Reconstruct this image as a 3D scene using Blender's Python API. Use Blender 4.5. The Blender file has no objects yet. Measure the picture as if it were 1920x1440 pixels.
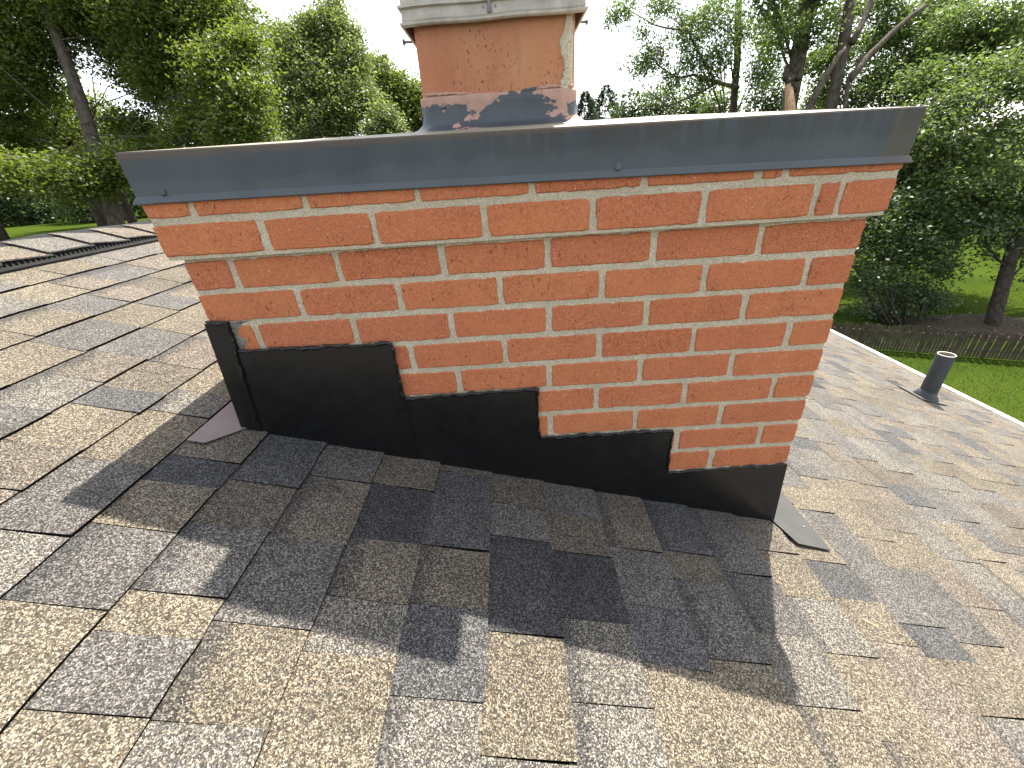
import bpy, bmesh, math, random
import numpy as np
from mathutils import Vector, Matrix

random.seed(7)
rng = np.random.default_rng(7)
SC = bpy.context.scene
COL = SC.collection

# ------------------------------------------------------------------ camera
CAM = np.array([0.6224, -0.7955, 0.1215])
CR = np.array([[0.9981, -0.0193, -0.0582], [-0.0604, -0.4728, -0.8791], [-0.0106, 0.8810, -0.4730]])  # right, down, forward
FPX = 751.0                                            # focal length in pixels of a 1920 wide picture
camd = bpy.data.cameras.new('camera')
camd.sensor_width = 36.0
camd.lens = FPX / 1920 * 36.0
camd.clip_start = 0.02
camd.clip_end = 2000
cam = bpy.data.objects.new('camera', camd)
COL.objects.link(cam)
cam.matrix_world = Matrix(((CR[0][0], -CR[1][0], -CR[2][0], CAM[0]),
                           (CR[0][1], -CR[1][1], -CR[2][1], CAM[1]),
                           (CR[0][2], -CR[1][2], -CR[2][2], CAM[2]), (0, 0, 0, 1)))
SC.camera = cam

# ------------------------------------------------------------------ light
SUN = Vector((0.245, 0.440, 0.865)).normalized()       # towards the sun
world = bpy.data.worlds.new('World')
SC.world = world
world.use_nodes = True
wn = world.node_tree.nodes
wl = world.node_tree.links
sky = wn.new('ShaderNodeTexSky')
sky.sky_type = 'NISHITA'
sky.sun_disc = False
sky.sun_elevation = math.asin(SUN.z)
sky.sun_rotation = math.atan2(SUN.x, SUN.y)
sky.air_density = 1.2
sky.dust_density = 1.6
sky.ozone_density = 1.0
bg = wn['Background']
haze_sky = wn.new('ShaderNodeHueSaturation')         # thin white summer haze: the sky is pale, not deep blue
haze_sky.inputs['Saturation'].default_value = 0.35
wl.new(sky.outputs[0], haze_sky.inputs['Color'])
wl.new(haze_sky.outputs[0], bg.inputs[0])
bg.inputs[1].default_value = 0.12
sund = bpy.data.lights.new('sun', 'SUN')
sund.energy = 3.8
sund.angle = math.radians(0.6)
sund.color = (1.0, 0.93, 0.82)
suno = bpy.data.objects.new('sun', sund)
COL.objects.link(suno)
suno.location = (20, 30, 60)
suno.rotation_euler = (-SUN).to_track_quat('-Z', 'Y').to_euler()
SC.view_settings.view_transform = 'Standard'
SC.view_settings.look = 'None'
SC.view_settings.gamma = 1
SC.view_settings.use_curve_mapping = False
SC.view_settings.exposure = 1.95
SC.cycles.max_bounces = 8
SC.cycles.transparent_max_bounces = 4

# ------------------------------------------------------------------ helpers
def ray(u, v):
    """direction (unit depth) through a point of the 1920x1440 picture"""
    return CR.T @ np.array([(u - 960) / FPX, (v - 720) / FPX, 1.0])
def at_depth(u, v, d): return CAM + ray(u, v) * d
def at_y(u, v, y):
    r = ray(u, v); return CAM + r * ((y - CAM[1]) / r[1])
def at_z(u, v, z):
    r = ray(u, v); return CAM + r * ((z - CAM[2]) / r[2])
def project(P):
    C = (np.atleast_2d(P) - CAM) @ CR.T
    return np.stack([960 + FPX * C[:, 0] / C[:, 2], 720 + FPX * C[:, 1] / C[:, 2]], 1), C[:, 2]

def link(o, parent=None):
    COL.objects.link(o)
    if parent is not None: o.parent = parent
    return o
def tag(o, label=None, cat=None, group=None, kind=None):
    if label: o['label'] = label
    if cat: o['category'] = cat
    if group: o['group'] = group
    if kind: o['kind'] = kind
    return o
def thing(name, label, cat, loc=(0, 0, 0), group=None):
    o = bpy.data.objects.new(name, None)
    o.empty_display_size = 0.2
    o.location = loc
    link(o)
    return tag(o, label, cat, group)
def wpos(parent):
    """sum of the ancestors' locations (nothing here is rotated on its Empty)"""
    p = Vector((0, 0, 0))
    while parent is not None:
        p += parent.location
        parent = parent.parent
    return p
def np_mesh(name, V, F, mat, parent=None, smooth=False, attrs=None, mat2=None, midx=None):
    """V (n,3) in world space; F list of index tuples or (m,k) array. Linked with its world place kept."""
    me = bpy.data.meshes.new(name)
    V = np.asarray(V, dtype=np.float32)
    if isinstance(F, np.ndarray):
        k = F.shape[1]; m = F.shape[0]
        me.vertices.add(len(V)); me.vertices.foreach_set('co', V.ravel())
        me.loops.add(m * k); me.loops.foreach_set('vertex_index', F.astype(np.int32).ravel())
        me.polygons.add(m)
        me.polygons.foreach_set('loop_start', np.arange(0, m * k, k, dtype=np.int32))
        me.update(calc_edges=True)
    else:
        me.from_pydata([tuple(map(float, p)) for p in V], [], F)
        me.update()
    if attrs:
        for an, typ, data in attrs:
            a = me.attributes.new(an, typ, 'POINT')
            a.data.foreach_set('color' if typ == 'FLOAT_COLOR' else 'value', np.asarray(data, dtype=np.float32).ravel())
    if mat: me.materials.append(mat)
    if mat2: me.materials.append(mat2); me.polygons.foreach_set('material_index', midx)
    if smooth: me.polygons.foreach_set('use_smooth', np.ones(len(me.polygons), dtype=bool))
    o = bpy.data.objects.new(name, me)
    o.location = -wpos(parent)
    return link(o, parent)
def bm_obj(name, bm, mat, parent=None, smooth=False):
    me = bpy.data.meshes.new(name)
    bmesh.ops.recalc_face_normals(bm, faces=bm.faces)
    bm.to_mesh(me); bm.free()
    if mat: me.materials.append(mat)
    if smooth: me.polygons.foreach_set('use_smooth', np.ones(len(me.polygons), dtype=bool))
    o = bpy.data.objects.new(name, me)
    o.location = -wpos(parent)
    return link(o, parent)
def box_bm(bm, lo, hi, bevel=0.0):
    r = bmesh.ops.create_cube(bm, size=1.0)
    vs = r['verts']
    for v in vs:
        v.co = Vector([lo[i] + (v.co[i] + 0.5) * (hi[i] - lo[i]) for i in range(3)])
    if bevel:
        es = list({e for v in vs for e in v.link_edges})
        bmesh.ops.bevel(bm, geom=es, offset=bevel, segments=2, affect='EDGES', profile=0.5)
    return bm
def tube(path, radii, sides=8, cap=True):
    """swept tube: verts, faces"""
    path = np.asarray(path, float); n = len(path)
    V = []; F = []
    up = np.array([0.13, 0.21, 0.97])
    for i in range(n):
        t = path[min(i + 1, n - 1)] - path[max(i - 1, 0)]
        t = t / (np.linalg.norm(t) + 1e-12)
        a = np.cross(t, up)
        if np.linalg.norm(a) < 0.2: a = np.cross(t, np.array([1.0, 0.1, 0]))
        a /= np.linalg.norm(a); b = np.cross(t, a)
        for k in range(sides):
            th = 2 * math.pi * k / sides
            V.append(path[i] + radii[i] * (math.cos(th) * a + math.sin(th) * b))
    for i in range(n - 1):
        for k in range(sides):
            k2 = (k + 1) % sides
            F.append((i * sides + k, i * sides + k2, (i + 1) * sides + k2, (i + 1) * sides + k))
    if cap:
        F.append(tuple(range(sides))[::-1]); F.append(tuple((n - 1) * sides + k for k in range(sides)))
    return V, F
def merge(parts):
    V = []; F = []
    for v, f in parts:
        o = len(V); V += list(v); F += [tuple(i + o for i in p) for p in f]
    return V, F

# ------------------------------------------------------------------ material helpers
def new_mat(name, rough=0.8, spec=0.3, metal=0.0):
    m = bpy.data.materials.new(name)
    m.use_nodes = True
    nt = m.node_tree
    b = nt.nodes['Principled BSDF']
    b.inputs['Roughness'].default_value = rough
    b.inputs['Specular IOR Level'].default_value = spec
    b.inputs['Metallic'].default_value = metal
    return m, nt, b
class N:
    """small node-building shorthand"""
    def __init__(s, nt): s.nt = nt
    def _in(s, sock, v):
        if v is None: return
        if isinstance(v, bpy.types.NodeSocket): s.nt.links.new(v, sock)
        else:
            try: sock.default_value = v
            except Exception: sock.default_value = (*v, 1.0)
    def pos(s): return s.nt.nodes.new('ShaderNodeNewGeometry').outputs['Position']
    def mapping(s, vec, scale=(1, 1, 1), loc=(0, 0, 0)):
        n = s.nt.nodes.new('ShaderNodeMapping'); s._in(n.inputs[0], vec)
        n.inputs['Scale'].default_value = scale
        if isinstance(loc, bpy.types.NodeSocket): s.nt.links.new(loc, n.inputs['Location'])
        else: n.inputs['Location'].default_value = loc
        return n.outputs[0]
    def noise(s, vec, scale, detail=2.0, rough=0.5, out=0):
        n = s.nt.nodes.new('ShaderNodeTexNoise'); s._in(n.inputs['Vector'], vec)
        n.inputs['Scale'].default_value = scale; n.inputs['Detail'].default_value = detail; n.inputs['Roughness'].default_value = rough
        return n.outputs[out]
    def voro(s, vec, scale, out='Color', feature='F1', rnd=1.0):
        n = s.nt.nodes.new('ShaderNodeTexVoronoi'); n.feature = feature; s._in(n.inputs['Vector'], vec)
        n.inputs['Scale'].default_value = scale; n.inputs['Randomness'].default_value = rnd
        return n.outputs[out]
    def math(s, op, a, b=None, c=None, clamp=False):
        n = s.nt.nodes.new('ShaderNodeMath'); n.operation = op; n.use_clamp = clamp
        s._in(n.inputs[0], a); s._in(n.inputs[1], b); s._in(n.inputs[2], c)
        return n.outputs[0]
    def ramp(s, fac, stops, interp='LINEAR'):
        n = s.nt.nodes.new('ShaderNodeValToRGB'); s._in(n.inputs[0], fac)
        cr = n.color_ramp; cr.interpolation = interp
        while len(cr.elements) < len(stops): cr.elements.new(0.5)
        for e, (p, c) in zip(cr.elements, stops):
            e.position = p
            e.color = (c, c, c, 1) if isinstance(c, (int, float)) else (*c[:3], 1)
        return n.outputs[0]
    def mix(s, fac, a, b, mode='MIX'):
        n = s.nt.nodes.new('ShaderNodeMix'); n.data_type = 'RGBA'; n.blend_type = mode; n.clamp_factor = True
        s._in(n.inputs[0], fac); s._in(n.inputs[6], a); s._in(n.inputs[7], b)
        return n.outputs[2]
    def sep(s, v):
        n = s.nt.nodes.new('ShaderNodeSeparateXYZ'); s._in(n.inputs[0], v); return n.outputs
    def comb(s, x, y, z):
        n = s.nt.nodes.new('ShaderNodeCombineXYZ'); s._in(n.inputs[0], x); s._in(n.inputs[1], y); s._in(n.inputs[2], z); return n.outputs[0]
    def attr(s, name):
        n = s.nt.nodes.new('ShaderNodeAttribute'); n.attribute_name = name; return n.outputs
    def objrand(s): return s.nt.nodes.new('ShaderNodeObjectInfo').outputs['Random']
    def hsv(s, col, h=None, sat=None, val=None):
        n = s.nt.nodes.new('ShaderNodeHueSaturation'); s._in(n.inputs['Color'], col)
        s._in(n.inputs['Hue'], h); s._in(n.inputs['Saturation'], sat); s._in(n.inputs['Value'], val)
        return n.outputs[0]
    def bump(s, h, strength=0.5, dist=0.001, normal=None):
        n = s.nt.nodes.new('ShaderNodeBump'); n.inputs['Strength'].default_value = strength; n.inputs['Distance'].default_value = dist
        s._in(n.inputs['Height'], h)
        if normal is not None: s.nt.links.new(normal, n.inputs['Normal'])
        return n.outputs[0]
    def link(s, a, b): s.nt.links.new(a, b)

# ---- brick
M = {}
def brick_mat():
    m, nt, b = new_mat('brick_clay', 0.9, 0.08); n = N(nt)
    p = n.pos(); rnd = n.objrand()
    off = n.comb(n.math('MULTIPLY', rnd, 37.0), n.math('MULTIPLY', rnd, 91.0), n.math('MULTIPLY', rnd, 53.0))
    q = n.mapping(p, (1, 1, 1), off)
    base = n.ramp(rnd, [(0.0, (0.380, 0.112, 0.054)), (0.2, (0.475, 0.165, 0.072)), (0.4, (0.430, 0.136, 0.067)), (0.6, (0.460, 0.155, 0.068)), (0.8, (0.485, 0.172, 0.071)), (1.0, (0.395, 0.126, 0.067))])
    cloud = n.noise(q, 16, 4, 0.6)
    base = n.mix(n.ramp(cloud, [(0.35, 0.0), (0.7, 0.55)]), base, (0.33, 0.095, 0.054))
    fine = n.noise(q, 330, 2, 0.65)
    base = n.mix(n.ramp(fine, [(0.46, 0.0), (0.62, 0.75)]), base, (0.49, 0.205, 0.100))
    base = n.mix(n.ramp(fine, [(0.34, 0.35), (0.45, 0.0)]), base, (0.25, 0.080, 0.042))
    coarse = n.noise(q, 170, 2, 0.65)
    base = n.mix(n.ramp(coarse, [(0.36, 0.25), (0.48, 0.0)]), base, (0.27, 0.086, 0.044))
    # vertical wire-cut drag marks and pits
    st = n.noise(n.mapping(q, (230, 230, 110)), 1.0, 2, 0.6)
    pit = n.ramp(st, [(0.62, 0.0), (0.68, 1.0)])
    region = n.ramp(n.noise(q, 22, 2), [(0.42, 0.0), (0.62, 0.9)])
    pit = n.math('MULTIPLY', pit, region)
    base = n.mix(n.math('MULTIPLY', pit, 0.75), base, (0.085, 0.032, 0.024))
    # pale grit
    vd = n.voro(q, 150, 'Distance'); vc = n.voro(q, 150, 'Color')
    sp = n.math('MULTIPLY', n.ramp(vd, [(0.10, 1.0), (0.19, 0.0)]), n.ramp(n.sep(vc)[0], [(0.86, 0.0), (0.88, 1.0)]))
    base = n.mix(n.math('MULTIPLY', sp, 0.75), base, (0.70, 0.52, 0.42))
    n.link(base, b.inputs['Base Color'])
    h = n.math('SUBTRACT', n.math('ADD', n.math('MULTIPLY', fine, 0.6), n.math('MULTIPLY', cloud, 0.8)), n.math('MULTIPLY', pit, 0.9))
    n.link(n.bump(h, 0.8, 0.0016), b.inputs['Normal'])
    return m
M['brick'] = brick_mat()
def mortar_mat():
    m, nt, b = new_mat('mortar_sand', 1.0, 0.05); n = N(nt)
    p = n.pos()
    c = n.ramp(n.noise(p, 9, 3), [(0.3, (0.45, 0.38, 0.27)), (0.7, (0.55, 0.475, 0.35))])
    g = n.noise(p, 480, 2, 0.7)
    c = n.mix(n.ramp(g, [(0.38, 0.9), (0.52, 0.0)]), c, (0.28, 0.245, 0.195))
    c = n.mix(n.ramp(g, [(0.56, 0.0), (0.68, 0.6)]), c, (0.70, 0.66, 0.58))
    n.link(c, b.inputs['Base Color'])
    n.link(n.bump(g, 0.9, 0.0018), b.inputs['Normal'])
    return m
M['mortar'] = mortar_mat()
def cap_mat():
    m, nt, b = new_mat('cap_slate_paint', 0.42, 0.30); n = N(nt)
    p = n.pos(); x, y, z = n.sep(p)
    base = n.ramp(n.noise(p, 7, 4, 0.6), [(0.3, (0.042, 0.051, 0.060)), (0.7, (0.060, 0.071, 0.081))])
    # chalky water line along the lower half
    zn = n.math('ADD', z, n.math('MULTIPLY', n.math('SUBTRACT', n.noise(n.mapping(p, (9, 1, 3)), 1.0, 5, 0.65), 0.5), 0.07))
    tide = n.ramp(n.math('MULTIPLY', n.math('SUBTRACT', zn, 0.09), 10.0), [(0.22, 1.0), (0.46, 0.55), (0.475, 0.0)])
    base = n.mix(n.math('MULTIPLY', tide, 0.38), base, (0.094, 0.104, 0.113))
    # bare brown rim at the right end and grey-brown run-off streaks from the top edge
    right = n.ramp(n.math('ADD', n.math('MULTIPLY', n.math('SUBTRACT', x, 1.27), 10.0), n.math('MULTIPLY', n.noise(p, 24, 3), 0.12)), [(0.06, 0.0), (0.11, 1.0)])
    base = n.mix(n.math('MULTIPLY', right, 0.9), base, (0.078, 0.068, 0.057))
    streak = n.noise(n.mapping(p, (46, 46, 2.2)), 1.0, 3, 0.7)
    ztop = n.ramp(n.math('ADD', n.math('MULTIPLY', n.math('SUBTRACT', 0.176, z), 14.0), n.math('MULTIPLY', n.math('SUBTRACT', streak, 0.5), 1.6)), [(0.05, 1.0), (0.85, 0.0)])
    where = n.ramp(n.math('ADD', n.math('MULTIPLY', x, 0.72), n.math('MULTIPLY', n.noise(p, 5, 2), 0.25)), [(0.42, 0.12), (0.66, 1.0)])
    run = n.math('MULTIPLY', n.math('MULTIPLY', ztop, n.ramp(streak, [(0.44, 0.0), (0.56, 1.0)])), where)
    base = n.mix(n.math('MULTIPLY', run, 0.95), base, (0.045, 0.040, 0.033))
    rim = n.ramp(n.math('ADD', n.math('MULTIPLY', n.math('SUBTRACT', 0.178, z), 60.0), n.math('MULTIPLY', n.noise(p, 30, 3), 0.5)), [(0.55, 1.0), (0.8, 0.0)])
    base = n.mix(n.math('MULTIPLY', rim, 0.7), base, (0.095, 0.068, 0.045))
    nick = n.math('MULTIPLY', n.ramp(n.voro(p, 34, 'Distance'), [(0.10, 1.0), (0.13, 0.0)]), n.ramp(n.sep(n.voro(p, 34, 'Color'))[1], [(0.86, 0.0), (0.88, 1.0)]))
    base = n.mix(n.math('MULTIPLY', nick, 0.7), base, (0.36, 0.38, 0.40))
    n.link(base, b.inputs['Base Color'])
    n.link(n.ramp(n.noise(p, 12, 3), [(0.3, 0.36), (0.7, 0.62)]), b.inputs['Roughness'])
    n.link(n.bump(n.noise(p, 14, 3), 0.25, 0.003), b.inputs['Normal'])
    return m
M['cap'] = cap_mat()
def deck_mat():
    m, nt, b = new_mat('cap_deck_metal', 0.6, 0.4); n = N(nt); p = n.pos()
    c = n.ramp(n.noise(p, 11, 4, 0.6), [(0.3, (0.16, 0.135, 0.095)), (0.7, (0.26, 0.23, 0.17))])
    n.link(c, b.inputs['Base Color']); return m
M['deck'] = deck_mat()
def flash_mat():
    m, nt, b = new_mat('flashing_black', 0.36, 0.5); n = N(nt); p = n.pos()
    n.link(n.ramp(n.noise(p, 9, 3), [(0.3, (0.0035, 0.0035, 0.0038)), (0.7, (0.0055, 0.0055, 0.0057))]), b.inputs['Base Color'])
    n.link(n.ramp(n.noise(p, 30, 4, 0.7), [(0.3, 0.26), (0.75, 0.40)]), b.inputs['Roughness'])
    n.link(n.bump(n.noise(p, 4.5, 2), 0.22, 0.008), b.inputs['Normal'])
    return m
M['flash'] = flash_mat()
def simple(name, c0, c1, scale=20, rough=0.7, spec=0.3, metal=0.0, bump=0.0, bscale=80, bdist=0.002):
    m, nt, b = new_mat(name, rough, spec, metal); n = N(nt); p = n.pos()
    n.link(n.ramp(n.noise(p, scale, 4, 0.6), [(0.3, c0), (0.7, c1)]), b.inputs['Base Color'])
    if bump: n.link(n.bump(n.noise(p, bscale, 3, 0.6), bump, bdist), b.inputs['Normal'])
    M[name] = m
    return m
simple('sealant', (0.004, 0.004, 0.004), (0.009, 0.009, 0.009), 40, 0.25, 0.4, 0, 0.5, 160, 0.002)
simple('grey_patch', (0.13, 0.115, 0.10), (0.22, 0.20, 0.175), 60, 0.9, 0.2, 0, 0.8, 220, 0.002)
simple('flange_mauve', (0.125, 0.092, 0.088), (0.16, 0.122, 0.118), 15, 0.55, 0.3, 0.0)
simple('flange_grey', (0.040, 0.041, 0.038), (0.052, 0.053, 0.048), 15, 0.6, 0.25, 0.0)
simple('aluminium', (0.30, 0.265, 0.225), (0.46, 0.42, 0.365), 40, 0.55, 0.5, 0.35, 0.3, 300, 0.0006)
simple('steel_dark', (0.10, 0.10, 0.10), (0.20, 0.19, 0.18), 60, 0.45, 0.5, 0.7)
simple('screw_paint', (0.05, 0.055, 0.06), (0.09, 0.10, 0.11), 60, 0.5, 0.4)
simple('vent_plastic', (0.006, 0.006, 0.006), (0.012, 0.012, 0.012), 60, 0.7, 0.15)
simple('vent_fin', (0.012, 0.012, 0.012), (0.03, 0.03, 0.03), 60, 0.7, 0.2)
simple('white_metal', (0.74, 0.74, 0.73), (0.82, 0.82, 0.81), 20, 0.45, 0.4)
simple('pipe_black', (0.030, 0.034, 0.038), (0.042, 0.047, 0.052), 20, 0.5, 0.4, 0, 0.2, 60, 0.002)
simple('pipe_cut', (0.55, 0.52, 0.48), (0.66, 0.63, 0.58), 60, 0.7, 0.3)
simple('pipe_inside', (0.20, 0.17, 0.13), (0.30, 0.26, 0.20), 30, 0.8, 0.2)
simple('lead_collar', (0.075, 0.072, 0.068), (0.10, 0.096, 0.09), 30, 0.75, 0.2)
simple('house_wall_paint', (0.45, 0.42, 0.37), (0.52, 0.49, 0.43), 8, 0.8)
simple('roof_far', (0.20, 0.155, 0.125), (0.30, 0.24, 0.20), 3.5, 0.9, 0.2)
simple('trim_white', (0.70, 0.70, 0.68), (0.80, 0.80, 0.78), 4, 0.6)
simple('wall_brown', (0.17, 0.10, 0.075), (0.25, 0.15, 0.11), 4, 0.85)
simple('glass_far', (0.03, 0.035, 0.04), (0.05, 0.055, 0.06), 2, 0.08, 0.6)
simple('picket_wood', (0.035, 0.028, 0.021), (0.085, 0.068, 0.052), 5, 0.9, 0.2, 0, 0.4, 40, 0.004)
simple('twig', (0.42, 0.30, 0.16), (0.60, 0.46, 0.27), 120, 0.8)
simple('mulch', (0.025, 0.017, 0.012), (0.07, 0.05, 0.036), 7, 0.95, 0.1, 0, 0.9, 18, 0.03)

def flue_mat():
    m, nt, b = new_mat('flue_terracotta', 0.7, 0.3); n = N(nt); p = n.pos()
    c = n.ramp(n.noise(n.mapping(p, (9, 9, 4)), 1.0, 4, 0.6), [(0.28, (0.36, 0.130, 0.068)), (0.48, (0.42, 0.175, 0.088)), (0.62, (0.44, 0.21, 0.105)), (0.78, (0.39, 0.14, 0.07))])
    soot = n.ramp(n.noise(n.mapping(p, (26, 26, 3)), 1.0, 3, 0.6), [(0.55, 0.0), (0.72, 0.35)])
    c = n.mix(soot, c, (0.22, 0.115, 0.075))
    sp = n.ramp(n.noise(n.mapping(p, (240, 240, 130)), 1.0, 2, 0.6), [(0.60, 0.0), (0.66, 1.0)])
    sp = n.math('MULTIPLY', sp, n.ramp(n.noise(p, 14, 2), [(0.38, 0.15), (0.58, 1.0)]))
    c = n.mix(n.math('MULTIPLY', sp, 0.85), c, (0.10, 0.045, 0.03))
    hz = n.math('ADD', n.math('MULTIPLY', n.math('SUBTRACT', n.sep(p)[2], 0.30), 9.0), n.math('MULTIPLY', n.noise(n.mapping(p, (30, 30, 8)), 1.0, 4), 0.5))
    c = n.mix(n.ramp(hz, [(0.55, 0.0), (1.0, 0.4)]), c, (0.17, 0.085, 0.055))  # darker near the top: soot plus the skirt's shade put into the colour
    n.link(c, b.inputs['Base Color'])
    n.link(n.bump(n.noise(p, 180, 3), 0.35, 0.001), b.inputs['Normal'])
    return m
M['flue'] = flue_mat()
def boot_mat():
    m, nt, b = new_mat('boot_peeling_coat', 0.5, 0.4); n = N(nt); p = n.pos(); x, y, z = n.sep(p)
    coat = n.ramp(n.noise(p, 16, 3), [(0.3, (0.040, 0.048, 0.057)), (0.7, (0.060, 0.069, 0.079))])
    pink = n.ramp(n.noise(p, 55, 4, 0.7), [(0.3, (0.33, 0.19, 0.145)), (0.7, (0.43, 0.27, 0.215))])
    w = n.math('ADD', n.noise(n.mapping(p, (15, 15, 24)), 1.0, 5, 0.66), n.math('MULTIPLY', n.math('SUBTRACT', n.noise(p, 120, 2, 0.7), 0.5), 0.16))
    # the coat clings to a broad patch right of the middle and is gone near the seam lines
    keep = n.ramp(n.math('ABSOLUTE', n.math('SUBTRACT', x, 0.665)), [(0.02, 0.20), (0.085, 0.0)])
    w = n.math('SUBTRACT', w, keep)
    edge = n.ramp(n.math('MULTIPLY', n.math('SUBTRACT', z, 0.236), 40.0), [(0.05, 0.0), (0.55, 0.16)])
    w = n.math('ADD', w, edge)
    f = n.ramp(w, [(0.535, 0.0), (0.55, 1.0)])
    n.link(n.mix(f, coat, pink), b.inputs['Base Color'])
    n.link(n.ramp(f, [(0.0, 0.42), (1.0, 0.9)]), b.inputs['Roughness'])
    n.link(n.bump(n.math('SUBTRACT', n.noise(p, 90, 3), n.math('MULTIPLY', f, 0.8)), 0.5, 0.0012), b.inputs['Normal'])
    return m
M['boot'] = boot_mat()
def shingle_mat():
    m, nt, b = new_mat('shingle_granules', 0.9, 0.25); n = N(nt); p = n.pos()
    at = n.attr('tone'); tone, al = at['Color'], at['Alpha']
    sv = n.attr('sv')['Fac']
    jit = n.mapping(p, (1, 1, 1))
    warp = p
    c1 = n.sep(n.voro(warp, 500, 'Color'))
    c2 = n.sep(n.voro(warp, 880, 'Color'))
    g = n.math('ADD', n.math('MULTIPLY', c1[0], 0.58), n.math('MULTIPLY', c2[1], 0.42))
    lum = n.ramp(g, [(0.18, 0.22), (0.40, 0.55), (0.58, 0.95), (0.70, 1.9), (0.82, 3.0)])
    tint = n.ramp(c1[2], [(0.0, (1.14, 0.98, 0.82)), (0.35, (1.0, 1.0, 1.0)), (0.7, (0.97, 1.0, 1.03)), (1.0, (1.10, 0.95, 0.85))])
    col = n.mix(1.0, n.mix(1.0, tone, lum, 'MULTIPLY'), tint, 'MULTIPLY')
    # darker granule band printed along the top of some pieces, ragged edge
    e = n.math('ADD', sv, n.math('MULTIPLY', n.math('SUBTRACT', g, 0.5), 0.22))
    band = n.math('MULTIPLY', n.ramp(e, [(0.14, 1.0), (0.32, 0.0)]), al)
    col = n.mix(n.math('MULTIPLY', band, 0.62), col, n.mix(1.0, (0.030, 0.030, 0.031), lum, 'MULTIPLY'))
    # broad blend of the granule mix and faint grime
    col = n.mix(1.0, col, n.ramp(n.noise(p, 9, 4, 0.6), [(0.25, 0.84), (0.75, 1.16)]), 'MULTIPLY')
    n.link(col, b.inputs['Base Color'])
    n.link(n.bump(g, 0.75, 0.0016), b.inputs['Normal'])
    return m
M['shingle'] = shingle_mat()
simple('shingle_edge', (0.004, 0.004, 0.004), (0.012, 0.011, 0.010), 90, 0.95, 0.1)

def leaf_mat(name, c0, c1, trans, thr=0.45):
    m = bpy.data.materials.new(name); m.use_nodes = True; nt = m.node_tree; n = N(nt)
    b = nt.nodes['Principled BSDF']; out = nt.nodes['Material Output']
    v = n.attr('lv')['Fac']
    c = n.ramp(v, [(0.0, c0), (1.0, c1)])
    n.link(c, b.inputs['Base Color'])
    b.inputs['Roughness'].default_value = 0.5; b.inputs['Specular IOR Level'].default_value = 0.35
    t = nt.nodes.new('ShaderNodeBsdfTranslucent')
    n.link(n.mix(1.0, c, trans, 'MULTIPLY'), t.inputs['Color'])
    mx = nt.nodes.new('ShaderNodeMixShader'); mx.inputs[0].default_value = thr
    n.link(b.outputs[0], mx.inputs[1]); n.link(t.outputs[0], mx.inputs[2]); n.link(mx.outputs[0], out.inputs[0])
    M[name] = m
leaf_mat('leaf_maple', (0.044, 0.063, 0.018), (0.158, 0.182, 0.046), (1.5, 1.7, 0.7), 0.45)
leaf_mat('leaf_oak', (0.056, 0.076, 0.030), (0.195, 0.222, 0.088), (1.4, 1.6, 0.8), 0.45)
leaf_mat('leaf_willow', (0.055, 0.080, 0.030), (0.150, 0.182, 0.066), (1.4, 1.7, 0.8), 0.42)
leaf_mat('leaf_dark', (0.030, 0.052, 0.020), (0.085, 0.115, 0.042), (1.2, 1.5, 0.6), 0.3)
leaf_mat('leaf_spruce', (0.040, 0.062, 0.040), (0.085, 0.115, 0.068), (1.0, 1.1, 0.8), 0.15)
leaf_mat('leaf_grass', (0.022, 0.038, 0.005), (0.062, 0.086, 0.012), (1.4, 1.6, 0.5), 0.35)
def bark_mat(name, c0, c1):
    m, nt, b = new_mat(name, 0.95, 0.1); n = N(nt); p = n.pos()
    st = n.noise(n.mapping(p, (9, 9, 1.6)), 1.0, 4, 0.7)
    n.link(n.ramp(st, [(0.32, c0), (0.68, c1)]), b.inputs['Base Color'])
    n.link(n.bump(st, 0.9, 0.05), b.inputs['Normal']); M[name] = m
bark_mat('bark_grey', (0.040, 0.032, 0.025), (0.125, 0.105, 0.084))
bark_mat('bark_dark', (0.022, 0.018, 0.014), (0.07, 0.057, 0.045))
bark_mat('wood_bare', (0.22, 0.13, 0.07), (0.46, 0.31, 0.19))
def lawn_mat():
    m, nt, b = new_mat('lawn', 1.0, 0.0); n = N(nt); p = n.pos()
    c = n.ramp(n.noise(p, 0.35, 4, 0.6), [(0.3, (0.026, 0.044, 0.006)), (0.7, (0.052, 0.074, 0.010))])
    c = n.mix(n.ramp(n.noise(p, 16, 3, 0.7), [(0.35, 0.5), (0.62, 0.0)]), c, (0.035, 0.062, 0.012))
    n.link(c, b.inputs['Base Color'])
    n.link(n.bump(n.noise(p, 22, 3, 0.7), 0.8, 0.06), b.inputs['Normal'])
    return m
M['lawn'] = lawn_mat()

# ------------------------------------------------------------------ terrain
def sstep(a, b, x):
    t = np.clip((x - a) / (b - a), 0, 1); return t * t * (3 - 2 * t)
def terrain(x, y):
    x = np.asarray(x, float); y = np.asarray(y, float)
    left = -4.4 + 2.8 * sstep(-8, -20, x)
    z = left + (-6.0 - left) * sstep(-2, 8, x)
    far = sstep(25, 80, y) * sstep(10, -20, x)
    return z + far * 0.4 + 0.06 * np.sin(x * 0.5) * np.cos(y * 0.4)
def build_ground():
    xs = np.concatenate([np.linspace(-700, -60, 14), np.linspace(-55, 55, 111), np.linspace(60, 700, 14)])
    ys = np.concatenate([np.linspace(-500, -40, 8), np.linspace(-35, 75, 80), np.linspace(80, 900, 14)])
    X, Y = np.meshgrid(xs, ys)
    V = np.stack([X.ravel(), Y.ravel(), terrain(X, Y).ravel()], 1)
    nx = len(xs); i, j = np.meshgrid(np.arange(nx - 1), np.arange(len(ys) - 1))
    a = (j * nx + i).ravel()
    F = np.stack([a, a + 1, a + 1 + nx, a + nx], 1)
    tag(np_mesh('lawn', V, F, M['lawn'], None, True), kind='structure')
build_ground()

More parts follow.
